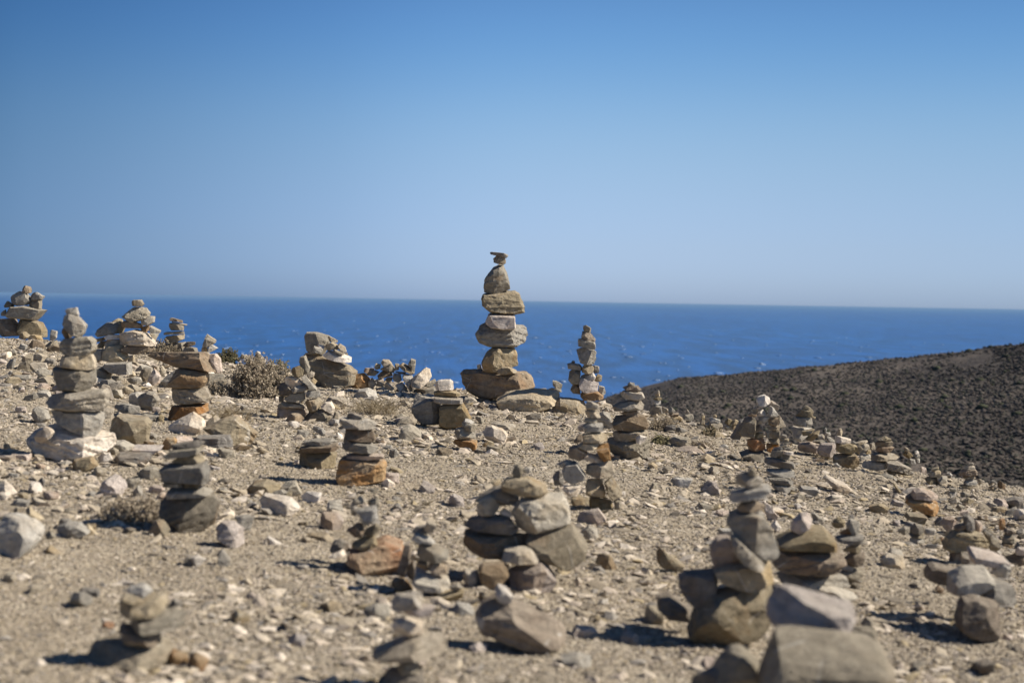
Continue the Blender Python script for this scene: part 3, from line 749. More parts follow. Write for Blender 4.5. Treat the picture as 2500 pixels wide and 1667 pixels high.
w "egg_shaped_stone 385,1000 410,962 460,980 515,1040 510,1090 470,1105 410,1075
b "long_humped_boulder c0.6 k0.1 t0.7 255,1210 290,1120 380,1060 480,1085 600,1135 700,1195 860,1275 940,1330 990,1390 880,1452 750,1482 650,1472 560,1402 440,1362 300,1312
=M;loose;
p 960,1305 990,1270 1150,1285 1160,1330 1070,1362
l 70,1150 110,1090 200,1110 240,1170 130,1175
w 970,930 1000,900 1030,940 1010,967
l 1020,570 1080,525 1145,545 1150,610 1090,622
o 1130,800 1150,735 1240,740 1290,830 1220,840
p 50,340 80,290 150,320 160,372 100,382
p 990,480 1000,440 1150,400 1206,470 1150,522 1040,512
l 880,1490 1000,1470 1100,1510 1100,1568 940,1560
p 200,1420 260,1385 325,1410 320,1455 240,1455
d 680,1150 700,1100 740,1130 735,1172
o 1080,1240 1130,1210 1206,1215 1206,1245
t 210,970 150,900 170,850 260,860 265,930
g 725,70 740,40 785,45 780,78
=N;;low two tier slab pile
g "split_top_slab m0.5 360,700 380,655 540,610 830,588 900,660 900,685 700,712
b "thick_flat_slab z-0.03 285,850 320,740 500,705 700,705 900,678 945,745 880,797 640,802 450,842
o "broad_base_block c0.7 c0.7 c0.7 k0.2 235,980 250,855 500,825 740,802 880,840 850,1072 700,1077 450,1057
=N;;orange footed stack
d "dark_capstone 1080,250 1110,190 1200,183 1330,240 1330,282 1200,304
t "dished_slab 965,320 980,258 1050,275 1200,310 1400,282 1540,350 1500,455 1300,455 1040,435
b "blocky_stone 1040,600 1050,455 1300,445 1490,465 1530,620 1480,665 1250,637
g "wedge_slab 1010,740 1010,618 1250,637 1440,675 1580,760 1480,835 1300,837 1080,795
p "thin_pinkish_slab 1060,870 1200,838 1400,855 1660,865 1640,932 1400,945 1090,915
e "orange_faced_block c0.22 k0.15 m0.2 920,1200 950,950 1010,898 1340,935 1620,955 1680,1000 1670,1300 1400,1345 1100,1355 970,1335
=N;loose;
w "wedge 1630,1320 1700,1220 1850,1310 1840,1342 1720,1362
p "squared_rock 1700,1150 1900,1150 1915,1290 1850,1312 1720,1300
o 1760,1100 1790,1040 1900,1070 2020,1140 1970,1162
g 1690,740 1710,690 1800,700 1820,750 1740,767
g 1750,880 1770,770 1870,760 1920,850 1840,902
g "striped_rock 270,560 290,450 480,480 440,560 350,587
g 520,450 550,390 690,430 780,520 730,547 620,500
w 940,490 1040,560 1010,612 950,570
w 910,670 1000,650 1005,710 950,717
g 1830,240 1960,200 2040,250 2000,300 1880,290
t "long_flat_rock m0.5 1890,370 1930,280 2091,240 2200,300 2150,380 1960,410
p 1420,190 1500,150 1690,190 1680,215 1500,215
o 130,1450 200,1430 190,1568 60,1560
=O;;pale cubed rust based stack
g 370,120 380,95 430,100 420,142
g 230,220 260,180 330,155 365,190 300,224 240,240
d z0.03 232,215 280,230 290,300 240,305
l "pale_cube c0.4 k0.25 270,262 420,235 432,330 340,392 310,340
g z0.06 365,190 440,165 450,240 370,252
b "dark_faced_block k-0.4 200,420 255,395 290,358 345,385 340,465 270,472
o 342,410 420,365 460,400 400,462 348,465
o 230,540 300,485 400,455 432,530 320,572 250,554
r "rust_sided_base_block c0.45 k-0.15 m0.5 t1.2 190,650 220,575 380,568 480,495 600,535 620,600 570,752 380,764 290,734
d z0.05 75,560 100,500 150,488 220,520 220,582 80,592
w z-0.03 65,620 180,562 192,605 110,634
=O;loose;
l 50,270 60,200 150,190 175,270 120,292
p k0.3 m0.3 0,330 10,285 120,290 170,360 150,400 70,412 0,370
l "grey_edged_rock 300,1060 340,1010 420,980 510,990 530,1050 450,1085
d 550,240 590,210 620,250 610,275
p 750,110 780,40 870,90 860,140 790,140
p 970,210 990,150 1080,180 1080,232
l 1010,1020 1050,960 1130,1000 1120,1040 1050,1042
=O;;grey wedge stack with leaning plank
t 790,400 820,345 880,367 860,442 800,432
d "dark_wedge z0.02 690,432 730,390 800,380 822,442 760,445
l "light_flat_slab 695,480 720,438 830,475 872,522 760,514
g "squared_block c0.55 k-0.1 730,600 750,525 880,545 970,575 960,642 870,667 760,652
w "pink_slab 810,710 830,667 960,685 970,742 880,754
b 725,690 740,648 810,660 815,722
l "broad_rounded_block k0.2 700,800 730,745 840,755 960,785 980,860 920,892 780,882 720,842
d z0.05 660,700 700,640 722,700 710,800 670,780
b "dark_upright_plank z0.06 k-0.5 575,760 640,520 680,528 690,600 640,775
b "leaning_flat_stone z0.02 540,820 560,778 640,785 700,870 680,905 580,905
o "long_ochre_plank z-0.1 m0.5 790,985 900,915 1080,868 1080,922 930,974
t z-0.05 970,850 1040,818 1080,850 1000,874
=O;2.95;plate stack at the bottom edge
t "chunky_top_stone 525,960 560,930 700,898 760,900 765,985 600,1045 540,1034
p "flat_cap z-0.02 620,1040 700,995 860,995 850,1062 720,1084
w "pale_faced_block k0.35 540,1140 580,1095 640,1085 780,1130 770,1205 680,1224 560,1194
t "wide_plate_stone m0.4 390,1380 420,1330 560,1285 700,1225 900,1225 970,1300 960,1372 720,1404 470,1424
g "small_block 590,1450 620,1400 750,1400 740,1502 620,1514
d "dark_base_stone 430,1600 520,1490 600,1480 760,1490 790,1660 420,1680
=P;;dark layered stack on left slope
d "dark_thin_capstone 990,205 1010,183 1240,143 1310,158 1280,192 1010,228
g "thin_slab f 920,290 1010,226 1270,192 1270,252 1180,292 960,314
o "yellowish_slab 980,350 1080,297 1280,285 1302,350 1130,367
g "large_grey_block f k-0.05 895,400 960,373 1200,350 1310,346 1342,450 1322,562 1150,534 920,534
g "small_slab 920,592 930,532 1110,532 1110,592
o "small_slab 1110,538 1270,545 1262,602 1115,594
g "long_flat_slab f 960,652 970,608 1260,592 1375,640 1300,674 970,704
p z0.05 850,702 900,640 965,640 965,695
y "large_banded_base_block k0.1 m0.1 860,740 900,698 970,700 1330,663 1425,740 1372,962 1290,1012 1120,1034 1010,962 900,872
=P;loose;
e "orange_ended_rock 908,190 950,115 1020,105 1050,140 1000,232 920,232
p 1010,140 1050,100 1170,105 1210,150 1100,200
d "flat_block 1220,205 1250,98 1540,92 1572,170 1565,217 1400,214
o "large_jagged_rock c0.55 k0.3 1300,20 1380,-10 1500,-70 1600,-75 1680,0 1790,90 1720,192 1600,192 1560,100 1400,80
w "rounded_pale_rock m0.4 1830,720 1880,665 2000,680 2130,700 2220,790 2150,842 1960,847 1880,802
o "low_brown_rock m0.4 1710,620 1790,540 1900,520 2030,570 2020,640 1850,667
g 1970,640 2060,610 2150,650 2150,700 1980,680
g 2040,600 2090,545 2190,530 2240,640 2150,662
p "rounded_pinkish_rock k0.2 1420,980 1480,920 1600,925 1690,1010 1680,1110 1630,1167 1560,1142 1450,1072
g "angular_grey_rock 1610,870 1720,850 1790,880 1740,1010 1660,962
p 310,600 330,540 440,470 530,500 560,600 500,662 350,667
g 530,560 590,510 690,500 680,580 560,587
g 660,460 740,400 830,395 910,440 880,522 740,512
p 760,600 830,570 920,580 930,610 850,660
g 620,640 680,570 760,680 700,692
g 160,680 210,630 280,625 250,690
o "pale_flat_rock 780,1000 840,910 920,905 980,1010 900,1062 800,1062
p 1340,400 1380,380 1475,400 1460,424 1350,424
g 1440,250 1460,210 1600,240 1612,290 1560,304
w 1310,240 1340,208 1430,215 1430,250 1330,254
w 1330,280 1360,252 1465,270 1460,297
b 1590,200 1640,175 1750,200 1750,247 1640,242
t 1810,230 1860,200 1940,250 1930,280
=Q;;squat stack at the front left
l "pale_capstone 935,870 970,842 1080,832 1132,880 1080,925
t z-0.01 890,955 930,905 1030,928 1062,975 1000,985
t "rounded_block 870,1010 900,955 1180,955 1212,900 1218,1010 1150,1082 950,1085 880,1054
g "overhanging_slab c0.35 m0.3 860,1105 890,1078 1000,1085 1260,1050 1362,1110 1280,1195 1080,1217
b "dark_tapered_block c0.6 k-0.2 870,1145 1060,1205 1190,1205 1152,1300 920,1285 890,1224
o "wide_base_slab c0.66 m0.6 k0.1 620,1360 650,1290 860,1285 1150,1285 1232,1340 1202,1442 1020,1484 850,1424 720,1412
=Q;loose;
l "large_rounded_boulder m0.3 -90,400 -40,320 60,310 200,345 262,430 250,500 190,520 160,590 60,605 -70,560
w "pale_boulder -60,80 10,40 60,80 105,125 60,142 -20,142
g 210,850 240,825 310,830 330,870 230,890
t 10,770 40,740 100,740 105,790 50,810
d "thin_flat_rock 590,870 620,850 735,865 740,895 650,905
g "striped_flat_rock m0.4 400,400 480,360 580,365 650,440 540,472 450,462
t 620,385 650,370 725,435 670,450
t 320,560 350,530 460,585 440,600
g 325,450 360,420 410,460 370,482
d 1270,980 1300,935 1360,960 1370,1000 1310,1007
d 1380,640 1410,600 1470,650 1450,690
w 1430,620 1480,605 1540,640 1480,690
w 1500,550 1590,545 1600,580 1530,592
g 80,200 120,180 210,195 200,225 110,227
l 210,190 240,170 330,205 320,225 240,227
t 160,270 190,240 300,330 270,350
r 760,1130 790,1105 850,1120 840,1160 780,1154
r "reddish_flat_rock 1230,1390 1290,1325 1390,1370 1400,1442 1320,1437
r "reddish_broad_rock 1390,1380 1450,1340 1560,1400 1520,1482 1430,1462
d 280,40 305,15 330,40 325,92 285,92
=R;loose;
d 40,840 80,790 150,820 155,870 90,884
d 320,870 380,845 455,890 400,907
o "dark_sided_rock 590,960 650,900 780,970 740,1022 640,1012
p 740,770 790,740 900,800 880,812 790,802
w "slim_pale_rock 930,240 960,225 1080,290 1060,304 960,287
w 905,260 930,245 955,290 930,302
t "long_flat_rock 1300,225 1340,200 1480,205 1550,255 1440,262
t 900,960 930,950 1035,1025 1000,1034
p "flat_pinkish_rock m0.5 1120,1180 1180,1115 1300,1150 1290,1207 1180,1222
g 320,350 340,320 440,330 430,372 350,377
g 180,450 200,395 260,410 250,487 190,487
g 470,370 510,340 600,440 590,504 490,487
=A;loose;
t m0.3 600,910 700,890 720,990 640,1010 550,960
=A;;face shaped cairn on white boulder
l "squared_cap 810,510 850,485 970,470 990,570 920,572 840,572
g "twisted_grey_stone k0.2 770,680 800,580 850,558 940,563 1010,630 1060,700 1045,800 980,857 900,832 870,770 800,712
b z0.04 780,790 800,725 870,770 905,845 830,885
g "jagged_grey_block k0.15 725,940 780,880 880,865 1000,870 1110,838 1165,900 1170,1010 1100,1082 980,1120 860,1115 800,1065 740,1020
t "pale_faced_block k0.2 750,1100 850,1110 980,1115 1120,1075 1162,1170 1150,1262 1080,1278 760,1234
g "large_tapered_block c0.75 k0.3 650,1240 800,1255 1140,1265 1152,1400 1060,1548 740,1545 690,1450
~B
g "broad_brown_slab k-0.05 490,440 530,380 750,305 1000,295 1270,265 1300,320 1282,480 1230,545 830,545 600,505
g "tilted_grey_wedge k0.1 570,560 740,520 1080,535 1252,590 1252,680 1172,875 1090,885 900,805 700,685
w "broad_white_base_boulder m0.5 t0.9 250,900 300,820 380,780 700,730 900,800 1090,870 1190,820 1330,860 1387,1000 1240,1082 1030,1135 760,1195 580,1155 400,1115 340,1035
w "egg_shaped_stone z-0.1 400,880 450,810 550,735 620,770 652,820 600,902 500,955 420,944
=B;loose;
g "rounded_block 380,580 410,500 470,490 570,540 600,640 500,692 430,642
o "cubic_boulder c0.75 k0.25 1350,850 1390,650 1460,590 1800,640 1847,700 1800,982 1690,987 1390,932
d "flat_block m0.4 1420,1150 1500,1080 1880,1090 1892,1130 1780,1242 1460,1182
o "wedge 880,1210 920,1160 1130,1130 1217,1240 1030,1312 920,1272
w "round_rock 1220,1150 1290,1070 1380,1080 1417,1160 1300,1212
l m0.4 1400,960 1430,925 1540,920 1680,1000 1560,1062 1420,1010
p "long_flat_slab f m0.6 1680,1045 1690,980 1900,1000 2052,990 1900,1104
t "upright_splinter 1250,570 1300,450 1425,520 1400,652 1340,632
d "leaning_dark_rock 1255,260 1310,205 1380,240 1420,380 1340,395
g 270,380 320,340 440,310 465,370 380,402
o 410,180 490,110 560,105 640,190 700,230 500,222
g "long_flat_rock 110,110 160,85 350,80 367,120 330,160 130,130
g 400,120 430,90 520,60 640,110 560,140
p 160,500 200,480 300,490 330,560 200,552
p 90,1150 130,1090 360,1080 370,1160 200,1172
g 1440,480 1480,440 1600,450 1755,490 1740,560 1560,574
l 1640,320 1740,300 1810,320 1800,420 1780,524 1640,440
p 1810,320 1900,290 2010,400 1900,527 1800,524
g "long_flat_rock 1560,600 1720,580 1990,600 2000,650 1900,677 1760,657
l 1940,590 1990,535 2020,590 2010,640
o 2010,650 2040,580 2080,600 2080,660 2040,682
g 1830,840 1900,815 1980,840 2000,870 1860,892
b 1810,990 1830,920 1900,930 1960,950 1900,997
o 1380,1060 1430,1000 1500,1040 1490,1100
=A;;round capped cairn at left edge
b "round_capstone 275,240 300,195 370,205 392,250 380,287 330,297 280,282
g k0.2 105,350 130,320 220,266 290,285 370,390 300,442 200,452 130,412
l 340,330 370,288 450,278 547,335 520,372 380,382
o 345,430 370,378 510,368 502,490 440,494 350,462
o 35,460 80,390 160,440 150,467 50,477
g "wide_grey_slab f k0.1 65,570 130,468 300,453 440,488 537,510 420,638 100,607
g 0,540 60,500 70,582 0,582
o "large_base_boulder k0.15 160,700 180,615 400,640 480,665 530,780 532,855 250,835
b "dark_base_boulder k-0.3 z0.03 -60,620 150,615 165,700 250,835 0,845 -60,800
=A;loose;
t 220,850 260,780 310,785 375,840 300,870
t 340,870 400,820 500,830 530,890 420,900
b 340,960 400,890 480,890 545,950 520,1005 420,992
l 230,990 260,930 330,960 320,1025 260,1020
g "upright_chip 630,890 640,760 715,775 710,860 660,895
g 130,1050 160,1000 200,1040 190,1084 140,1084
t 260,1140 320,1080 400,1080 400,1160 300,1172
t 400,1160 410,1070 480,1060 590,1100 560,1177 450,1172
g 60,1220 100,1140 180,1120 160,1230 100,1260
o 220,1230 240,1180 360,1150 350,1290 240,1290
t 360,1250 380,1180 560,1180 580,1250 440,1300
d 550,1170 590,1110 690,1140 680,1190 610,1202
l 60,1330 110,1280 240,1290 240,1320 120,1340
g 450,1300 520,1240 640,1300 640,1370 500,1352
=A;;twin heaped cairn with white boulder
t k0.45 1680,400 1700,378 1790,373 1822,430 1800,462 1690,457
g "hat_shaped_stone k0.15 1540,590 1690,463 1830,478 1867,540 1850,620 1660,668 1600,630
b k0.45 1550,680 1580,640 1700,660 1790,690 1770,744 1560,734
t k0.3 1790,640 1860,578 1950,588 1952,660 1880,708 1800,692
e z0.03 k0.45 1790,720 1890,705 1900,750 1860,792 1800,774
g k0.45 1900,760 1920,703 2032,770 2020,802 1920,802
o z0.05 k0.45 1410,660 1500,608 1530,620 1570,720 1540,795 1470,812
g "rounded_boulder k-0.2 1205,820 1230,750 1330,670 1440,658 1472,720 1440,812 1230,854
w "large_white_boulder k0.15 1510,870 1530,805 1700,755 1840,800 1945,940 1930,972 1700,964 1510,964
g z0.08 k0.45 1840,800 2000,808 1960,912 1920,904
b "flat_supporting_slab f k0.45 1555,1000 1600,965 1910,965 1890,1042 1700,1078 1570,1044
w "pale_plate k0.45 1320,860 1380,815 1510,825 1505,872 1360,890
o k0.45 1190,880 1320,848 1325,892 1230,918
t k0.45 1335,940 1360,885 1500,880 1512,962 1340,964
o z0.03 k0.45 1230,960 1280,905 1350,895 1302,992 1240,994
t "faceted_boulder z-0.05 k0.25 1300,1040 1330,955 1530,955 1602,1120 1560,1162 1440,1174 1300,1154
l z-0.03 k0.45 1140,1090 1190,1008 1290,1008 1302,1150 1200,1174
g "squared_slab f z-0.15 k-0.2 1290,1230 1330,1185 1640,1172 1652,1330 1520,1334 1390,1304
g z-0.15 k0.45 1140,1300 1160,1240 1300,1245 1387,1310 1370,1392 1300,1392 1150,1322
w z-0.2 k0.45 1140,1410 1170,1340 1320,1400 1312,1452 1150,1434
=A;loose;
t 1600,1100 1700,1080 1715,1160 1640,1180
t 1660,1250 1720,1340 1650,1370 1640,1300
g 1400,1370 1430,1340 1550,1350 1560,1400 1480,1420
l 1590,1390 1680,1360 1770,1370 1790,1430 1700,1460
d 1370,1500 1400,1430 1520,1410 1540,1480 1430,1540
t 1760,1350 1800,1260 1920,1250 1930,1330 1830,1420
o 1250,1500 1300,1455 1370,1475 1410,1600 1340,1640
t 1550,1500 1600,1480 1690,1540 1650,1590 1580,1560
w 1740,1480 1860,1435 1920,1480 1880,1510
p "pyramid_rock k-0.3 1860,1420 1940,1250 2035,1350 2020,1420 1950,1464
=C;11.35;pancake stack on the left crest
b 385,95 400,80 540,115 545,147 395,122
l 395,130 590,165 590,187 430,162
o 370,185 380,148 430,162 550,182 550,244 400,244
g 305,280 330,263 550,252 555,292 390,302 310,302
t 305,360 330,318 550,297 550,352 420,412 330,407
g "broad_base_stone c0.6 300,470 330,415 560,393 590,440 560,535 320,520
=C;11.1;small hump beside the pancake stack
b 545,440 600,388 700,388 700,432 590,462
g 550,510 565,460 650,453 720,468 737,530 560,535
=C;11.0;grey wedge pile on left crest
g "pointed_wedge k0.3 805,450 850,288 960,370 950,402 860,464
t k0.4 780,490 800,457 860,465 860,535 795,530
l k0.4 865,500 910,418 990,470 940,505 880,535
=C;;table cairn with long brown lintel
b "long_brown_lintel c0.86 k-0.05 m0.05 t0.6 65,580 90,528 800,526 900,545 945,780 870,772 430,722 270,652
p "pale_end_chunk k0.5 z0.03 860,545 960,545 1010,600 1030,770 1000,790 945,782
b "wedge_block k-0.1 335,970 450,738 560,735 830,775 832,900 770,975 640,980 480,984
t "split_faced_block k0.15 380,1080 400,985 560,965 820,975 872,1090 850,1155 640,1195 440,1185
r "rust_stained_base_block 345,1300 370,1225 550,1195 820,1185 832,1280 760,1312 640,1302 420,1395 370,1392
=C;loose;
w "white_quartz_boulder m0.3 305,1490 400,1420 640,1295 760,1370 802,1450 790,1502 640,1572 480,1572 330,1542
t 820,1490 860,1400 950,1330 1007,1360 1000,1430 900,1472 830,1502
w 830,1290 900,1260 1000,1320 1000,1352 870,1332
g "broad_leaning_slab m0.8 820,780 1040,800 1080,900 980,940 830,960
l "leaning_grey_slab 190,965 330,820 460,728 420,870 320,975
p "dark_sided_pyramid_rock 85,920 160,730 250,830 240,872 160,944
w 0,975 100,908 142,950 60,990
t "rounded_boulder 0,1060 90,1020 180,1040 242,1130 170,1232 90,1262 0,1232
g "flat_slab f m0.5 0,1310 60,1295 200,1330 222,1370 120,1402 0,1392
t "pointed_rock 250,760 290,700 330,770 300,830
g 20,760 60,710 160,730 140,800 60,850
=C;11.0;toy balance stack behind the shrub
w 1475,530 1500,508 1540,515 1545,547 1480,547
o 1465,570 1480,546 1550,550 1560,592 1480,592
t 1440,650 1470,590 1570,592 1580,660 1490,670
w z0.05 1560,570 1610,620 1595,690 1570,660
l z0.1 1270,610 1300,545 1410,580 1405,615
=D;;boulder cairn with pebbled lap
o "great_base_boulder c0.72 k0.15 m0.15 t0.8 480,560 480,470 540,440 700,448 820,515 950,545 1090,600 1172,670 1140,842 1010,887 850,872 680,862 600,702
g "broad_cap_boulder z0.02 525,200 555,163 680,163 840,210 838,330 770,450 600,440 562,402
t z-0.05 k0.45 835,230 850,206 960,270 950,297 860,285
t z-0.08 k0.3 800,355 820,310 900,282 987,350 970,384 830,397
t z-0.02 k0.45 960,330 975,298 1050,350 1072,410 1030,444 985,392
g z-0.1 k0.45 640,370 660,338 780,378 740,444 650,418
p z-0.08 k0.45 700,330 730,318 795,340 780,382
o k0.45 540,430 660,402 720,425 710,462 600,447
w "long_white_slab z-0.05 m0.5 k0.45 765,470 830,398 920,408 1112,490 1112,552 1000,554 850,504
t z-0.08 k0.45 895,405 920,378 1022,420 1032,457
o z0.03 k0.45 1040,440 1080,418 1102,480 1060,480
=D;;pile in front of boulder cairn
o k0.45 370,680 380,618 470,583 522,640 515,722 470,742 390,712
g "upright_slab z0.03 k0.45 470,540 480,478 540,458 597,620 580,694 530,702
w "blocky_stone k0.45 285,770 300,733 430,733 497,810 480,852 390,867 300,854
g "leaning_plank k0.45 500,740 540,708 640,830 682,900 610,907
t z0.03 k0.45 565,710 620,658 662,680 650,732 600,752
t z0.03 k0.45 610,790 650,743 697,790 670,827
d k-0.3 195,870 220,820 280,800 372,890 380,942 300,977 210,972
o k0.45 210,980 260,970 272,1052 215,1055
l k0.45 370,880 460,838 560,833 597,885 500,932 390,927
t k0.25 275,1010 370,948 520,926 532,1020 480,1067 320,1047
g k0.45 560,960 570,908 720,903 727,980 690,1002 570,992
t "bent_flat_slab k0.45 190,1090 250,1053 370,1056 500,1090 527,1137 400,1132 200,1127
p "large_base_block c0.72 k0.3 150,1180 170,1105 260,1125 500,1132 527,1200 520,1272 430,1292 350,1322 260,1312 160,1242
o k0.45 520,1090 560,1028 700,1008 762,1050 700,1162 590,1192
o "broad_base_block c0.7 c0.7 c0.7 k0.1 m0.4 520,1270 560,1205 680,1145 810,1150 857,1230 840,1312 700,1318 560,1292
w k0.45 740,1110 800,1058 870,1048 912,1130 900,1202 850,1192
t z-0.05 k0.45 895,1270 920,1172 970,1190 972,1330 910,1327
=D;;rubble heap on the crest
p k0.45 1295,660 1310,618 1420,623 1420,660 1330,692
t k0.45 1430,610 1450,558 1510,573 1500,632 1450,642
t k0.45 1515,550 1540,508 1610,513 1650,560 1550,602
t k0.3 1500,640 1560,595 1640,555 1692,640 1670,684 1580,654
t k0.45 1690,600 1700,558 1745,568 1740,642 1700,652
o k0.45 1745,590 1790,553 1860,590 1932,690 1900,707 1800,652
g "upright_splinter k0.45 1860,570 1900,498 1957,518 1940,682 1920,672
o k0.45 1330,690 1430,645 1490,668 1430,722 1340,714
b k0.45 1465,720 1530,655 1640,675 1657,720 1560,744 1480,747
g k0.45 1665,740 1680,683 1760,698 1777,770 1740,812 1680,782
d k0.45 1690,660 1830,675 1820,702 1760,694
o k0.45 1560,770 1600,738 1660,738 1650,784
g k0.45 1430,780 1500,743 1530,760 1460,794
t k0.45 1450,850 1470,788 1550,818 1540,862
t k0.25 1550,830 1600,798 1682,890 1640,914 1580,884
l k0.45 1705,830 1780,798 1847,880 1830,934 1760,924 1720,872
l k0.45 1460,880 1540,858 1600,888 1592,962 1470,964
t k0.45 1665,915 1735,913 1735,952 1670,952
l "leaning_slab k0.45 1790,720 1820,693 1910,718 1912,932 1880,912 1810,792
~F
w "squared_white_block c0.4 z-0.05 k0.35 270,520 280,390 480,233 540,258 557,370 510,462 400,554
g k0.45 285,580 330,555 480,550 600,528 642,590 620,644 340,644
g z0.08 k0.45 450,520 480,460 620,400 650,470 560,520
~D
r "rust_stained_block z-0.05 k0.45 1140,880 1150,700 1290,688 1362,760 1350,882 1180,914
t z-0.03 k0.45 1350,800 1400,738 1452,830 1400,884 1360,864
=D;loose;
l "large_grey_rock m0.3 1155,970 1220,900 1340,878 1440,920 1462,980 1400,1012 1180,1004
g 875,870 890,845 980,855 980,895 890,890
t 800,1040 840,990 1000,1000 1100,1040 1090,1090 900,1080
=F;;white block stack on twin boulder
w "squared_white_block c0.4 k0.2 625,450 680,418 850,408 890,440 897,560 870,577 720,582 640,562
o "thick_flat_slab 610,600 640,578 880,580 1002,620 990,662 780,682 620,652
t "thin_flat_slab f z-0.02 605,740 615,668 780,684 1032,698 1032,772 920,784 700,778
g "grey_half_of_the_boulder k-0.3 z0.05 270,830 330,655 450,685 600,698 640,765 720,785 720,1082 450,1092 330,992 280,902
o "tan_half_of_the_boulder f k0.1 m0.1 690,1100 700,815 790,780 1040,772 1162,1000 1040,1112 900,1142 800,1162
=F;;knee high stack with rusty foot
l "egg_shaped_capstone 1055,1040 1080,998 1150,1008 1212,1050 1180,1087 1080,1064
g k0.2 1030,1120 1030,1055 1150,1080 1230,1075 1252,1140 1200,1194 1100,1174
g "broad_flat_stone 915,1200 950,1148 1040,1128 1180,1185 1240,1175 1232,1290 1100,1324 960,1304
r "rusty_base_stone k0.2 895,1370 920,1318 1100,1318 1250,1335 1252,1450 1200,1484 1000,1424
=F;loose;
w "rounded_white_boulder m0.3 1360,1220 1380,1140 1480,1110 1560,1150 1640,1160 1722,1240 1660,1362 1580,1384 1480,1332 1380,1292
o 1335,1380 1420,1325 1500,1350 1522,1400 1400,1442
o 1390,1470 1400,1400 1600,1430 1622,1500 1430,1522
t "long_flat_rock m0.4 1480,1060 1560,1040 1800,1080 1832,1120 1780,1172 1550,1112
g "squared_rock 1230,1000 1240,958 1330,978 1372,1050 1340,1074
g "large_angular_grey_rock c0.3 k0.2 m0.4 80,1250 140,1110 220,1085 310,1110 330,1180 412,1200 390,1342 280,1357 180,1292
t m0.4 50,1060 120,1000 220,978 302,1040 280,1112 90,1122
t 1040,740 1080,678 1180,688 1262,740 1240,792 1080,794
o "small_disc_shaped_rock 1250,730 1300,690 1390,715 1380,752 1280,752
b 1255,800 1300,760 1370,800 1350,850 1270,845
p 1380,800 1430,770 1590,830 1590,864 1440,850
l 1510,780 1560,750 1750,800 1740,854 1600,830
w m0.4 410,1270 430,1230 560,1250 600,1310 560,1334
t 100,1360 140,1310 270,1350 250,1394 180,1392
l 340,1000 400,900 500,960 480,1070 380,1070
w 1010,1440 1060,1405 1190,1450 1180,1490 1060,1480
g 1250,1500 1280,1460 1340,1470 1340,1524
o 640,1500 680,1430 870,1450 890,1520 760,1560
=N;loose;
b 980,60 1060,40 1050,110 1000,130
"""
STONES = []       # dict per stone
def parse():
    cur = None; crop = None
    for ln in DATA.strip().splitlines():
        ln = ln.strip()
        if not ln or ln[0] == '#': continue
        if ln[0] == '=':
            f = ln[1:].split(';'); crop = CROPS[f[0]]
            cur = dict(phrase=f[2], D=None if f[1] == '' else f[1]); continue
        if ln[0] == '~': crop = CROPS[ln[1]]; continue
        tk = ln.split(); st = dict(mat=tk[0][0], dz=0.0, k=None, m=None, tf=1.0, cur=cur, word=None, flat=False, corner=None); pts = []
        for x in tk[1:]:
            if x == 'f': st['flat'] = True
            elif x[0] == 'c': st['corner'] = float(x[1:])
            elif ',' in x: a, b = x.split(','); pts.append((crop[0] + float(a) / crop[2], crop[1] + float(b) / crop[2]))
            elif x[0] == 'z': st['dz'] = float(x[1:])
            elif x[0] == 'k': st['k'] = float(x[1:])
            elif x[0] == 'm': st['m'] = float(x[1:])
            elif x[0] == 't': st['tf'] = float(x[1:])
            elif x[0] == '"': st['word'] = x.strip('"').replace('_', ' ')
        st['pts'] = pts; STONES.append(st)
parse()
def shape_word(w, h, n):
    r_ = w / h
    if r_ > 3.2: return 'thin slab'
    if r_ > 1.9: return 'flat stone'
    if r_ < 0.55: return 'upright splinter'
    if r_ < 0.85: return 'upright stone'
    return 'wedge' if n <= 4 else 'block' if n <= 6 else 'lump'
for i, st in enumerate(STONES):
    xs_ = [p[0] for p in st['pts']]; ys_ = [p[1] for p in st['pts']]
    st['w'], st['h'] = max(xs_) - min(xs_), max(ys_) - min(ys_)
def set_thick(st, i, D):
    st['t'] = thickness(st['w'] * D / FPX * 1.05, st['h'] * D / FPX * 1.06, st['tf'], random.Random(9000 + i))
groups = {}
for st in STONES: groups.setdefault(id(st['cur']), []).append(st)
for gid, L in groups.items():
    c = L[0]['cur']
    if c['D'] == 'loose':
        for st in L:
            b = max(st['pts'], key=lambda p: p[1]); st['D'] = ground_hit(*b).y; set_thick(st, STONES.index(st), st['D']); st['D'] += 0.36 * st['t']
    else:
        if c['D'] is None:
            allp = [p for st in L for p in st['pts']]; b = max(allp, key=lambda p: p[1]); c['base'] = b; D = ground_hit(*b).y
            low = max(L, key=lambda s: max(p[1] for p in s['pts'])); set_thick(low, STONES.index(low), D); D += 0.36 * low['t'] - low['dz']
        else:
            D = float(c['D']); b = max([p for st in L for p in st['pts']], key=lambda p: p[1]); r0 = ray(*b); D = min(D, float(crest_d(r0.x)) + 0.15) if D > 5 and b[0] > 1300 else D
        c['Dv'] = D
        for st in L: st['D'] = D
for i, st in enumerate(STONES):
    if 't' not in st: set_thick(st, i, st['D'])
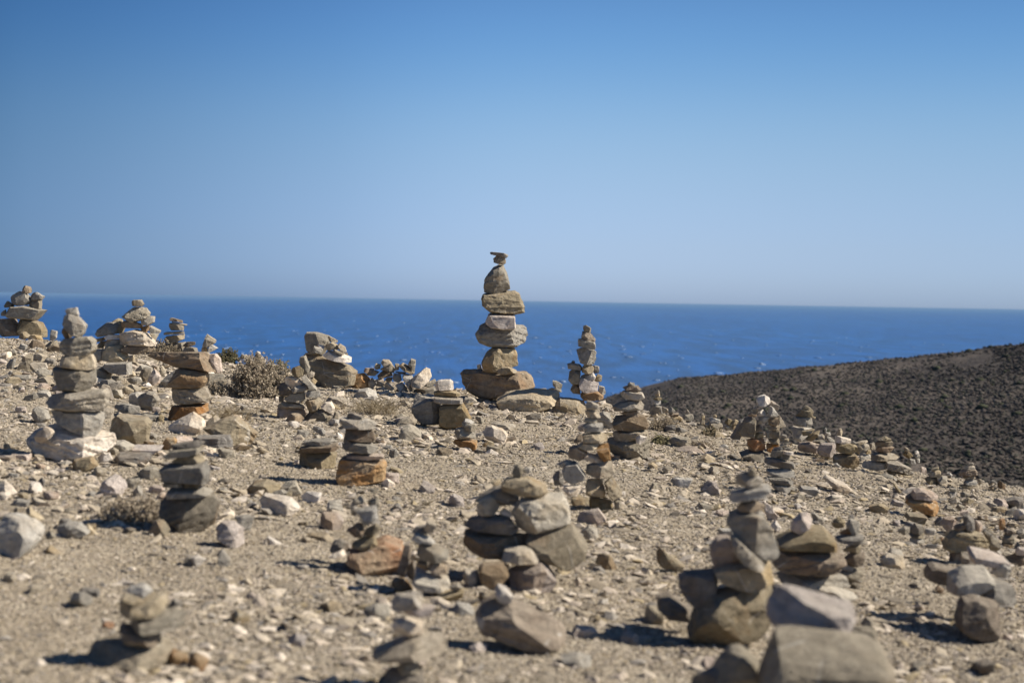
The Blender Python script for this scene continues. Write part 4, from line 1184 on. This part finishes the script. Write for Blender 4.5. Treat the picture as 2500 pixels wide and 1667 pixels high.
for i, st in enumerate(STONES):
    rnd = random.Random(1000 + i * 7)
    D = st['D'] + st['dz']
    if 't' not in st: set_thick(st, i, D)
    if st['dz'] < 0:                     # leans on the front of its neighbours
        q = [s for s in groups[id(st['cur'])] if s is not st and s['dz'] >= 0 and 't' in s and min(p[0] for p in s['pts']) < max(p[0] for p in st['pts']) and max(p[0] for p in s['pts']) > min(p[0] for p in st['pts'])
             and min(p[1] for p in s['pts']) < max(p[1] for p in st['pts']) and max(p[1] for p in s['pts']) > min(p[1] for p in st['pts'])]
        if q and st['cur']['D'] != 'loose': D = st['D'] + 0.4 * st['dz'] + 0.36 * st['t'] - 0.40 * max(s['t'] for s in q)
    W3 = [at(x, y, D - 0.36 * st['t']) for x, y in st['pts']]
    lo = min(p.z for p in W3); hi = max(p.z for p in W3)
    cx = (min(p.x for p in W3) + max(p.x for p in W3)) / 2; cz = (lo + hi) / 2
    st['c'] = Vector((cx, D, cz)); xs_ = [p[0] for p in st['pts']]; ys_ = [p[1] for p in st['pts']]
    st['w'], st['h'] = max(xs_) - min(xs_), max(ys_) - min(ys_); st['cpx'] = ((max(xs_) + min(xs_)) / 2, (max(ys_) + min(ys_)) / 2)
    loose = st['cur']['D'] == 'loose'
    poly = []
    for p in W3:
        x, z = p.x - cx, p.z - cz
        if loose and z < -0.25 * (hi - lo): z -= 0.006 + 0.05 * (hi - lo)
        x *= 1.025; z *= 1.015
        poly.append((x, z))
    me = make_stone('cairn_stone', poly, MATS[st['mat']][0], rnd, st['k'], st['m'], st['tf'], D / FPX, max(0.0, -cz / D), st['flat'], st['corner'], st['t'])
    size_m = math.sqrt(st['w'] * st['h']) * D / FPX
    st['kind'] = 'boulder' if size_m > 0.215 else 'flat_stone' if st['w'] > 1.9 * st['h'] else 'loose_rock' if loose else 'cairn_stone'
    me.name = st['kind']; o = link(st['kind'], me); o.location = st['c']; st['o'] = o
    wd = st['word'] or shape_word(st['w'], st['h'], len(st['pts']))
    st['desc'] = wd if wd.split()[0] in ('dark', 'light', 'pale', 'pink', 'pinkish', 'tan', 'grey', 'rust', 'rusty', 'orange', 'white', 'yellowish', 'reddish', 'brown') else MATS[st['mat']][1] + ' ' + wd

# labels: colour, form and place inside its cairn
ORD = ['highest', 'second highest', 'third highest', 'fourth highest', 'fifth highest', 'sixth highest', 'seventh highest', 'eighth highest']
NUM = {2: 'two', 3: 'three', 4: 'four', 5: 'five', 6: 'six', 7: 'seven', 8: 'eight'}
def plural(d):
    return d + 's'
for gid, L in groups.items():
    c = L[0]['cur']
    if c['D'] == 'loose': continue
    L.sort(key=lambda s: s['cpx'][1])
    x0 = min(s['cpx'][0] - s['w'] / 2 for s in L); x1 = max(s['cpx'][0] + s['w'] / 2 for s in L)
    by = {}
    for s in L: by.setdefault(s['desc'], []).append(s)
    for d, q in by.items():
        for j, s in enumerate(q):
            r_ = L.index(s) / max(1, len(L) - 1); fx = (s['cpx'][0] - x0) / (x1 - x0)
            zone = 'on top' if L.index(s) == 0 else 'at the bottom' if s is L[-1] else 'high' if r_ < 0.4 else 'low' if r_ > 0.65 else 'halfway up'
            if len(q) == 1: s['label'] = f"{d} {zone} of the {c['phrase']}" if zone[:2] in ('on', 'at') else f"{d} {zone} in the {c['phrase']}" if zone != 'halfway up' else f"{d} halfway up the {c['phrase']}"
            else: s['label'] = f"{ORD[j] if j < len(q) - 1 else 'lowest'} of {NUM[len(q)]} {plural(d)} in the {c['phrase']}"
            tag(s['o'], s['label'], {'boulder': 'boulder', 'flat_stone': 'flat stone'}.get(s['kind'], 'cairn stone'), 'stones of the ' + c['phrase'])

# ------------------------------------------------------------------ loose rocks on the slope
PH = [(c0['base'] if 'base' in c0 else None, c0['phrase']) for c0 in {id(s['cur']): s['cur'] for s in STONES}.values() if c0['D'] != 'loose']
CB = []
for gid, L in groups.items():
    c = L[0]['cur']
    if c['D'] == 'loose': continue
    CB.append((sum(s['cpx'][0] for s in L) / len(L), max(s['cpx'][1] + s['h'] / 2 for s in L), c['phrase'], c['Dv']))
rocks = [dict(px=s['cpx'], o=s['o'], desc=s['desc'].replace('stone', 'rock').replace('lump', 'rough rock').replace('block', 'blocky rock').replace('slab', 'flat slab').replace('thin flat', 'thin'), w=s['w']) for s in STONES if s['cur']['D'] == 'loose']
VAR = []
for i in range(14):
    rnd = random.Random(50 + i); n_ = rnd.randint(5, 8); a0 = rnd.random() * 6
    asp = rnd.uniform(0.32, 0.68)
    poly = [(math.cos(a0 + 6.283 * j / n_) * rnd.uniform(0.75, 1.1) * 0.5, math.sin(a0 + 6.283 * j / n_) * rnd.uniform(0.75, 1.1) * 0.5 * asp) for j in range(n_)]
    VAR.append((poly, asp))
vmesh = {}
occupied = [(s['c'].x, s['c'].y, max(s['w'], s['h']) * s['D'] / FPX * 0.5) for s in STONES]
rnd = random.Random(5); cnt = 0; tries = 0
while cnt < 150 and tries < 6000:
    tries += 1
    if cnt < 100:
        zx0, zx1, zy0, zy1 = rnd.choice([(-10, 300, 850, 975), (-10, 300, 850, 975), (200, 520, 905, 1010), (0, 260, 1090, 1300), (2180, 2520, 1215, 1370), (560, 1000, 985, 1110)])
        px = rnd.uniform(zx0, zx1)
    else: px = rnd.uniform(-20, 2520)
    cy = np.interp(px, [p[0] for p in CREST], [p[1] for p in CREST])
    py = cy + 14 + (1690 - cy) * rnd.random() ** 1.25
    if cnt < 100: py = rnd.uniform(max(zy0, cy + 12), zy1)
    p = ground_hit(px, py)
    size = (0.045 + 0.075 * rnd.random() ** 2.2) * (1.4 if cnt < 100 and zx1 < 540 and zy1 < 1020 else 1.0)
    if cnt >= 100 and noise.noise(Vector((p.x * 0.8, p.y * 0.8, 9))) + 0.5 * (p.y > 6.5) < rnd.uniform(-0.5, 0.5): continue
    if any((p.x - a) ** 2 + (p.y - b) ** 2 < (0.6 * size + r_ * 0.8) ** 2 for a, b, r_ in occupied): continue
    occupied.append((p.x, p.y, size * 0.5))
    vi = rnd.randrange(14); mk = rnd.choices('gtowpldbr', (4, 5, 2.5, 3.2, 4, 3, 1.2, 1, 0.6))[0]
    key = (vi, mk)
    if key not in vmesh:
        vmesh[key] = make_stone('loose_rock', [(a * 0.08, b * 0.08) for a, b in VAR[vi][0]], MATS[mk][0], random.Random(vi * 31), None, None, 1.0, 0.0018, 0.0)
    o = bpy.data.objects.new('loose_rock', vmesh[key]); COL.objects.link(o)
    sc = size / 0.08; o.scale = (sc, sc, sc); o.rotation_euler = (rnd.uniform(-.3, .3), rnd.uniform(-.3, .3), rnd.uniform(0, 6.28))
    o.location = (p.x, p.y, p.z + size * VAR[vi][1] * 0.28)
    sw = {0: 'flat chip', 1: 'small rock', 2: 'small rock'}[0 if VAR[vi][1] < 0.5 else 1]
    rocks.append(dict(px=(px, py), o=o, desc=MATS[mk][1] + ' ' + sw, w=0)); cnt += 1
byl = {}
for r_ in rocks:
    n_ = sorted(CB, key=lambda b: ((b[0] - r_['px'][0]) / 1.6) ** 2 + (b[1] - r_['px'][1]) ** 2)[0]
    dx = r_['px'][0] - n_[0]; dy = r_['px'][1] - n_[1]
    side = 'before' if dy > abs(dx) * 0.5 + 12 else 'behind' if dy < -abs(dx) * 0.5 - 20 else 'left of' if dx < 0 else 'right of'
    byl.setdefault((r_['desc'], side, n_[2]), []).append((math.hypot(dx, dy), r_))
ORN = ['nearest', 'second nearest', 'third nearest', 'fourth nearest', 'fifth nearest', 'sixth nearest', 'seventh nearest', 'eighth nearest', 'ninth nearest']
for (d, side, ph), q in byl.items():
    q.sort(key=lambda a: a[0])
    for j, (_, r_) in enumerate(q):
        lab = f"{d} {side} the {ph}" if len(q) == 1 else f"{d} {side} the {ph}, {ORN[j] if j < len(q) - 1 else 'farthest'} of {NUM.get(len(q), 'many')}"
        tag(r_['o'], lab, 'boulder' if r_['o'].name.startswith('boulder') else 'flat stone' if r_['o'].name.startswith('flat') else 'loose rock', 'loose rocks lying on the slope')

# ------------------------------------------------------------------ gravel: uncountable small stones
pal = np.array([(0.42, 0.355, 0.265), (0.34, 0.285, 0.21), (0.29, 0.26, 0.22), (0.48, 0.41, 0.32), (0.60, 0.52, 0.42), (0.43, 0.36, 0.285), (0.20, 0.17, 0.13), (0.36, 0.29, 0.18)])
def spread(n, ymin, a0, a1, by, floor):
    Y = ymin * ((12.8 / ymin) ** RNG.random(n)); az = (RNG.random(n) - 0.5) * 1.0; X = az * Y
    cl = np.array([noise.noise(Vector((a * 1.3, b * 1.3, 2.2))) + 0.6 * noise.noise(Vector((a * 4, b * 4, 8.2))) for a, b in zip(X, Y)])
    keep = (Y < crest_d(az) + 0.5) & (RNG.random(n) < np.clip(a0 + a1 * cl + by * (Y - 6.5), floor, 1))
    X, Y = X[keep], Y[keep]
    return X, Y, ground_z(X, Y) + np.array([gbump(a, b) for a, b in zip(X, Y)])
Xg, Yg, zg = spread(165000, 2.0, 0.50, 1.7, 0.10, 0.05); n = len(Xg)
sz = np.minimum(0.0050 * (1 - RNG.random(n)) ** (-1 / 1.8), 0.038) * np.clip(0.30 + 0.10 * Yg, 0.55, 1.25)
V1, T1 = lumps(np.stack([Xg, Yg, zg + sz * 0.06], 1), sz * (0.8 + 0.5 * RNG.random(n)), sz * (0.6 + 0.4 * RNG.random(n)), sz * (0.17 + 0.28 * RNG.random(n)), 0.5, 0.5)
C1 = pal[RNG.choice(8, n, p=[.20, .15, .13, .17, .12, .12, .06, .05])] * (0.8 + 0.4 * RNG.random((n, 1)))
Xg, Yg, zg = spread(330000, 2.0, 0.75, 0.5, 0.03, 0.25); m_ = len(Xg)
sz = (0.0026 + 0.0034 * RNG.random(m_) ** 2) * np.clip(0.35 + 0.15 * Yg, 0.8, 1.9)
V2, T2 = lumps(np.stack([Xg, Yg, zg + sz * 0.25], 1), sz * (0.9 + 0.6 * RNG.random(m_)), sz * (0.7 + 0.5 * RNG.random(m_)), sz * (0.5 + 0.4 * RNG.random(m_)), 0.4, 0.6, OV, OT)
C2 = pal[RNG.choice(8, m_, p=[.22, .18, .12, .15, .07, .12, .09, .05])] * (0.8 + 0.4 * RNG.random((m_, 1)))
me = np_mesh('gravel', np.concatenate([V1, V2]), np.concatenate([T1, T2 + len(V1)]), False, np.concatenate([np.repeat(C1, len(IV), 0), np.repeat(C2, 6, 0)]))
tag(link('gravel', me, M_GRAVEL), label='pale gravel and stone chips covering the dusty slope', cat='gravel', kind='stuff')

# ------------------------------------------------------------------ dry shrubs
g = G('dry_twig', 0.9, 0.15); tc = g.n('TexCoord'); g.color(g.mix(g.noise(tc.outputs['Object'], 30), (0.20, 0.155, 0.11), (0.34, 0.28, 0.205))); M_TWIG = g.m
M_HEAD = tint_mat('dry_leaf', 0.95, 0.4, 80, 0)
def tube(V, T, a, b, r0, r1):
    d = (b - a).normalized(); u = d.orthogonal().normalized(); v = d.cross(u); i = len(V)
    for p, r_ in ((a, r0), (b, r1)):
        for j in range(3):
            q = p + (u * math.cos(2.094 * j) + v * math.sin(2.094 * j)) * r_; V.append(q[:])
    for j in range(3):
        k = (j + 1) % 3; T += [(i + j, i + k, i + 3 + k), (i + j, i + 3 + k, i + 3 + j)]
def shrub(px, py, wpx, hpx, label, seed, dens=1.0, leaf=1.0, pal=((0.38, 0.31, 0.225), (0.29, 0.235, 0.17), (0.46, 0.39, 0.29), (0.23, 0.19, 0.13)), D=None, deep=0.85):
    rnd = random.Random(seed); b = ground_hit(px, py) if D is None else at(px, py, D)
    w_, h_ = wpx * b.y / FPX / 2, hpx * b.y / FPX
    root = bpy.data.objects.new('dry_shrub', None); COL.objects.link(root); root.location = (b.x, b.y + w_ * deep * 0.5, b.z - 0.01); root.empty_display_size = 0.1
    tag(root, label, 'shrub', 'dry shrubs on the slope')
    V, T, LV, LT, LC = [], [], [], [], []
    for i in range(int(150 * dens)):
        ph = rnd.uniform(0, 6.283); el = math.asin(rnd.uniform(0.03, 1.0)); rr = rnd.uniform(0.72, 1.06)
        tip = Vector((math.cos(ph) * math.cos(el) * w_ * rr, math.sin(ph) * math.cos(el) * w_ * deep * rr, math.sin(el) * h_ * rr))
        tip *= 0.82 + 0.36 * (0.5 + 0.5 * noise.noise(Vector((tip.x, tip.y, tip.z)) * 9 + Vector((seed, 0, 0))))
        a = Vector((rnd.gauss(0, 0.10) * w_, rnd.gauss(0, 0.10) * w_, 0)); mid = a.lerp(tip, 0.55) + Vector((0, 0, 0.10 * h_)) + Vector([rnd.gauss(0, .05) * w_ for _ in range(3)])
        tube(V, T, a, mid, 0.0028, 0.0020); tube(V, T, mid, tip, 0.0020, 0.0010)
        for j in range(rnd.randint(4, 7)):
            s = mid.lerp(tip, rnd.uniform(0.0, 1.0)); e = s + Vector([rnd.gauss(0, 0.12) * w_ for _ in range(3)]) + (tip - mid) * 0.25
            e.z = max(e.z, 0.01); tube(V, T, s, e, 0.0012, 0.0007)
            for q in range(rnd.randint(3, 6)):
                p = e + Vector([rnd.gauss(0, 0.042) * w_ for _ in range(3)]); c = Vector(rnd.choice(pal)) * rnd.uniform(0.75, 1.3)
                for f in range(2):
                    n1 = Vector([rnd.gauss(0, 1) for _ in range(3)]).normalized(); n2 = n1.orthogonal().normalized(); r_ = rnd.uniform(0.0035, 0.0075) * leaf
                    i0 = len(LV); LV += [(p + n1 * r_ * 1.4)[:], (p + n2 * r_ * 0.6)[:], (p - n1 * r_ * 1.2)[:], (p - n2 * r_ * 0.6)[:]]
                    LC += [c[:]] * 4; LT += [(i0, i0 + 1, i0 + 2, i0 + 3)]
    link('twigs', np_mesh('twigs', V, T), M_TWIG, root)
    link('foliage', np_mesh('foliage', LV, LT, False, np.array(LC)), M_HEAD, root)
def grass_tuft(px, py, wpx, hpx, label, seed, nb=160, D=None):
    rnd = random.Random(seed); b = ground_hit(px, py) if D is None else at(px, py, D); w_, h_ = wpx * b.y / FPX / 2, hpx * b.y / FPX
    V, T = [], []
    for i in range(nb):
        a = Vector((rnd.gauss(0, 0.45) * w_, rnd.gauss(0, 0.4) * w_, 0)); tip = a * 1.2 + Vector((rnd.gauss(0, 0.35) * w_, rnd.gauss(0, 0.3) * w_, h_ * rnd.uniform(0.35, 1.05)))
        mid = a.lerp(tip, 0.5) + Vector((0, 0, 0.12 * h_)); tube(V, T, a, mid, 0.0016, 0.0012); tube(V, T, mid, tip, 0.0012, 0.0004)
        for j in range(2):
            e = mid.lerp(tip, rnd.random()) + Vector((rnd.gauss(0, 0.2) * w_, rnd.gauss(0, 0.2) * w_, rnd.uniform(0, 0.25) * h_)); tube(V, T, mid, e, 0.0010, 0.0005)
    o = link('grass_tuft', np_mesh('grass_tuft', V, T), M_STRAW); o.location = (b.x, b.y, b.z - 0.005)
    tag(o, label, 'dry grass', 'dry grass tufts on the slope')
g = G('dry_straw', 0.9, 0.2); tc = g.n('TexCoord'); g.color(g.mix(g.noise(tc.outputs['Object'], 12), (0.26, 0.205, 0.13), (0.40, 0.335, 0.225))); M_STRAW = g.m
shrub(612, 972, 120, 112, 'large dry brown shrub beside the grey slab on the crest', 1, 1.5)
shrub(686, 974, 78, 88, 'dry brown shrub right against the large one, near the left pile', 2, 0.9)
shrub(530, 966, 62, 36, 'low dry shrub in front of the grey slab under the table cairn', 3, 0.5)
shrub(672, 912, 80, 30, 'greenish dry shrub just behind the crest, above the large brown shrub', 4, 0.6, 1.0, ((0.20, 0.18, 0.10), (0.16, 0.16, 0.09), (0.27, 0.22, 0.14)), 11.2)
shrub(556, 888, 60, 36, 'dark green dry shrub under the spiky grey wedge on the crest', 5, 0.5, 1.0, ((0.13, 0.12, 0.06), (0.20, 0.17, 0.10), (0.09, 0.09, 0.05)), 11.1)
shrub(400, 862, 120, 26, 'low straw coloured shrub below the pancake stack on the left crest', 6, 0.6, 1.0, ((0.36, 0.30, 0.21), (0.28, 0.23, 0.16)), 11.3)
shrub(315, 1275, 165, 66, 'thin grey brown shrub left of the dark layered stack', 7, 0.8, 0.8, ((0.32, 0.265, 0.195), (0.40, 0.335, 0.25), (0.25, 0.205, 0.15)))
shrub(1622, 1052, 80, 40, 'sparse straw shrub below the little spire near the crest', 8, 0.5, 0.8, ((0.30, 0.24, 0.16), (0.36, 0.29, 0.20)))
shrub(1610, 1084, 46, 24, 'small olive shrub right of the stout cairn', 9, 0.4, 0.8, ((0.20, 0.18, 0.09), (0.25, 0.22, 0.13)))
shrub(1740, 1066, 56, 22, 'small olive shrub left of the twin cairn', 10, 0.4, 0.8, ((0.20, 0.17, 0.09), (0.28, 0.22, 0.14)))
grass_tuft(915, 1008, 130, 40, 'dry straw tuft behind the orange footed stack', 21, 170)
grass_tuft(560, 1024, 110, 36, 'dry straw tuft right of the table cairn', 22, 120)
grass_tuft(2012, 1120, 44, 18, 'dry reddish tuft under the wedge pile', 23, 60)
grass_tuft(1712, 1092, 44, 20, 'dry grey tuft below the crest heaps, left of the twin cairn', 25, 60)

# ------------------------------------------------------------------ thin sea haze
hz = bpy.data.materials.new('haze_air'); hz.use_nodes = True; ht = hz.node_tree; ht.nodes.clear()
hv = ht.nodes.new('ShaderNodeVolumePrincipled'); hv.inputs['Color'].default_value = (0.265, 0.46, 0.735, 1); hv.inputs['Density'].default_value = 4.2e-5
ho = ht.nodes.new('ShaderNodeOutputMaterial'); ht.links.new(hv.outputs[0], ho.inputs['Volume'])
bm = bmesh.new(); bmesh.ops.create_cube(bm, size=1); me = bpy.data.meshes.new('haze'); bm.to_mesh(me); bm.free()
o = link('haze', me, hz); zt, zb = 1.6, SEA - 40.0; o.scale = (150000, 150000, zt - zb); o.location = (0, 0, (zt + zb) / 2)
tag(o, label='thin pale blue haze over the sea towards the horizon', cat='haze', kind='stuff')
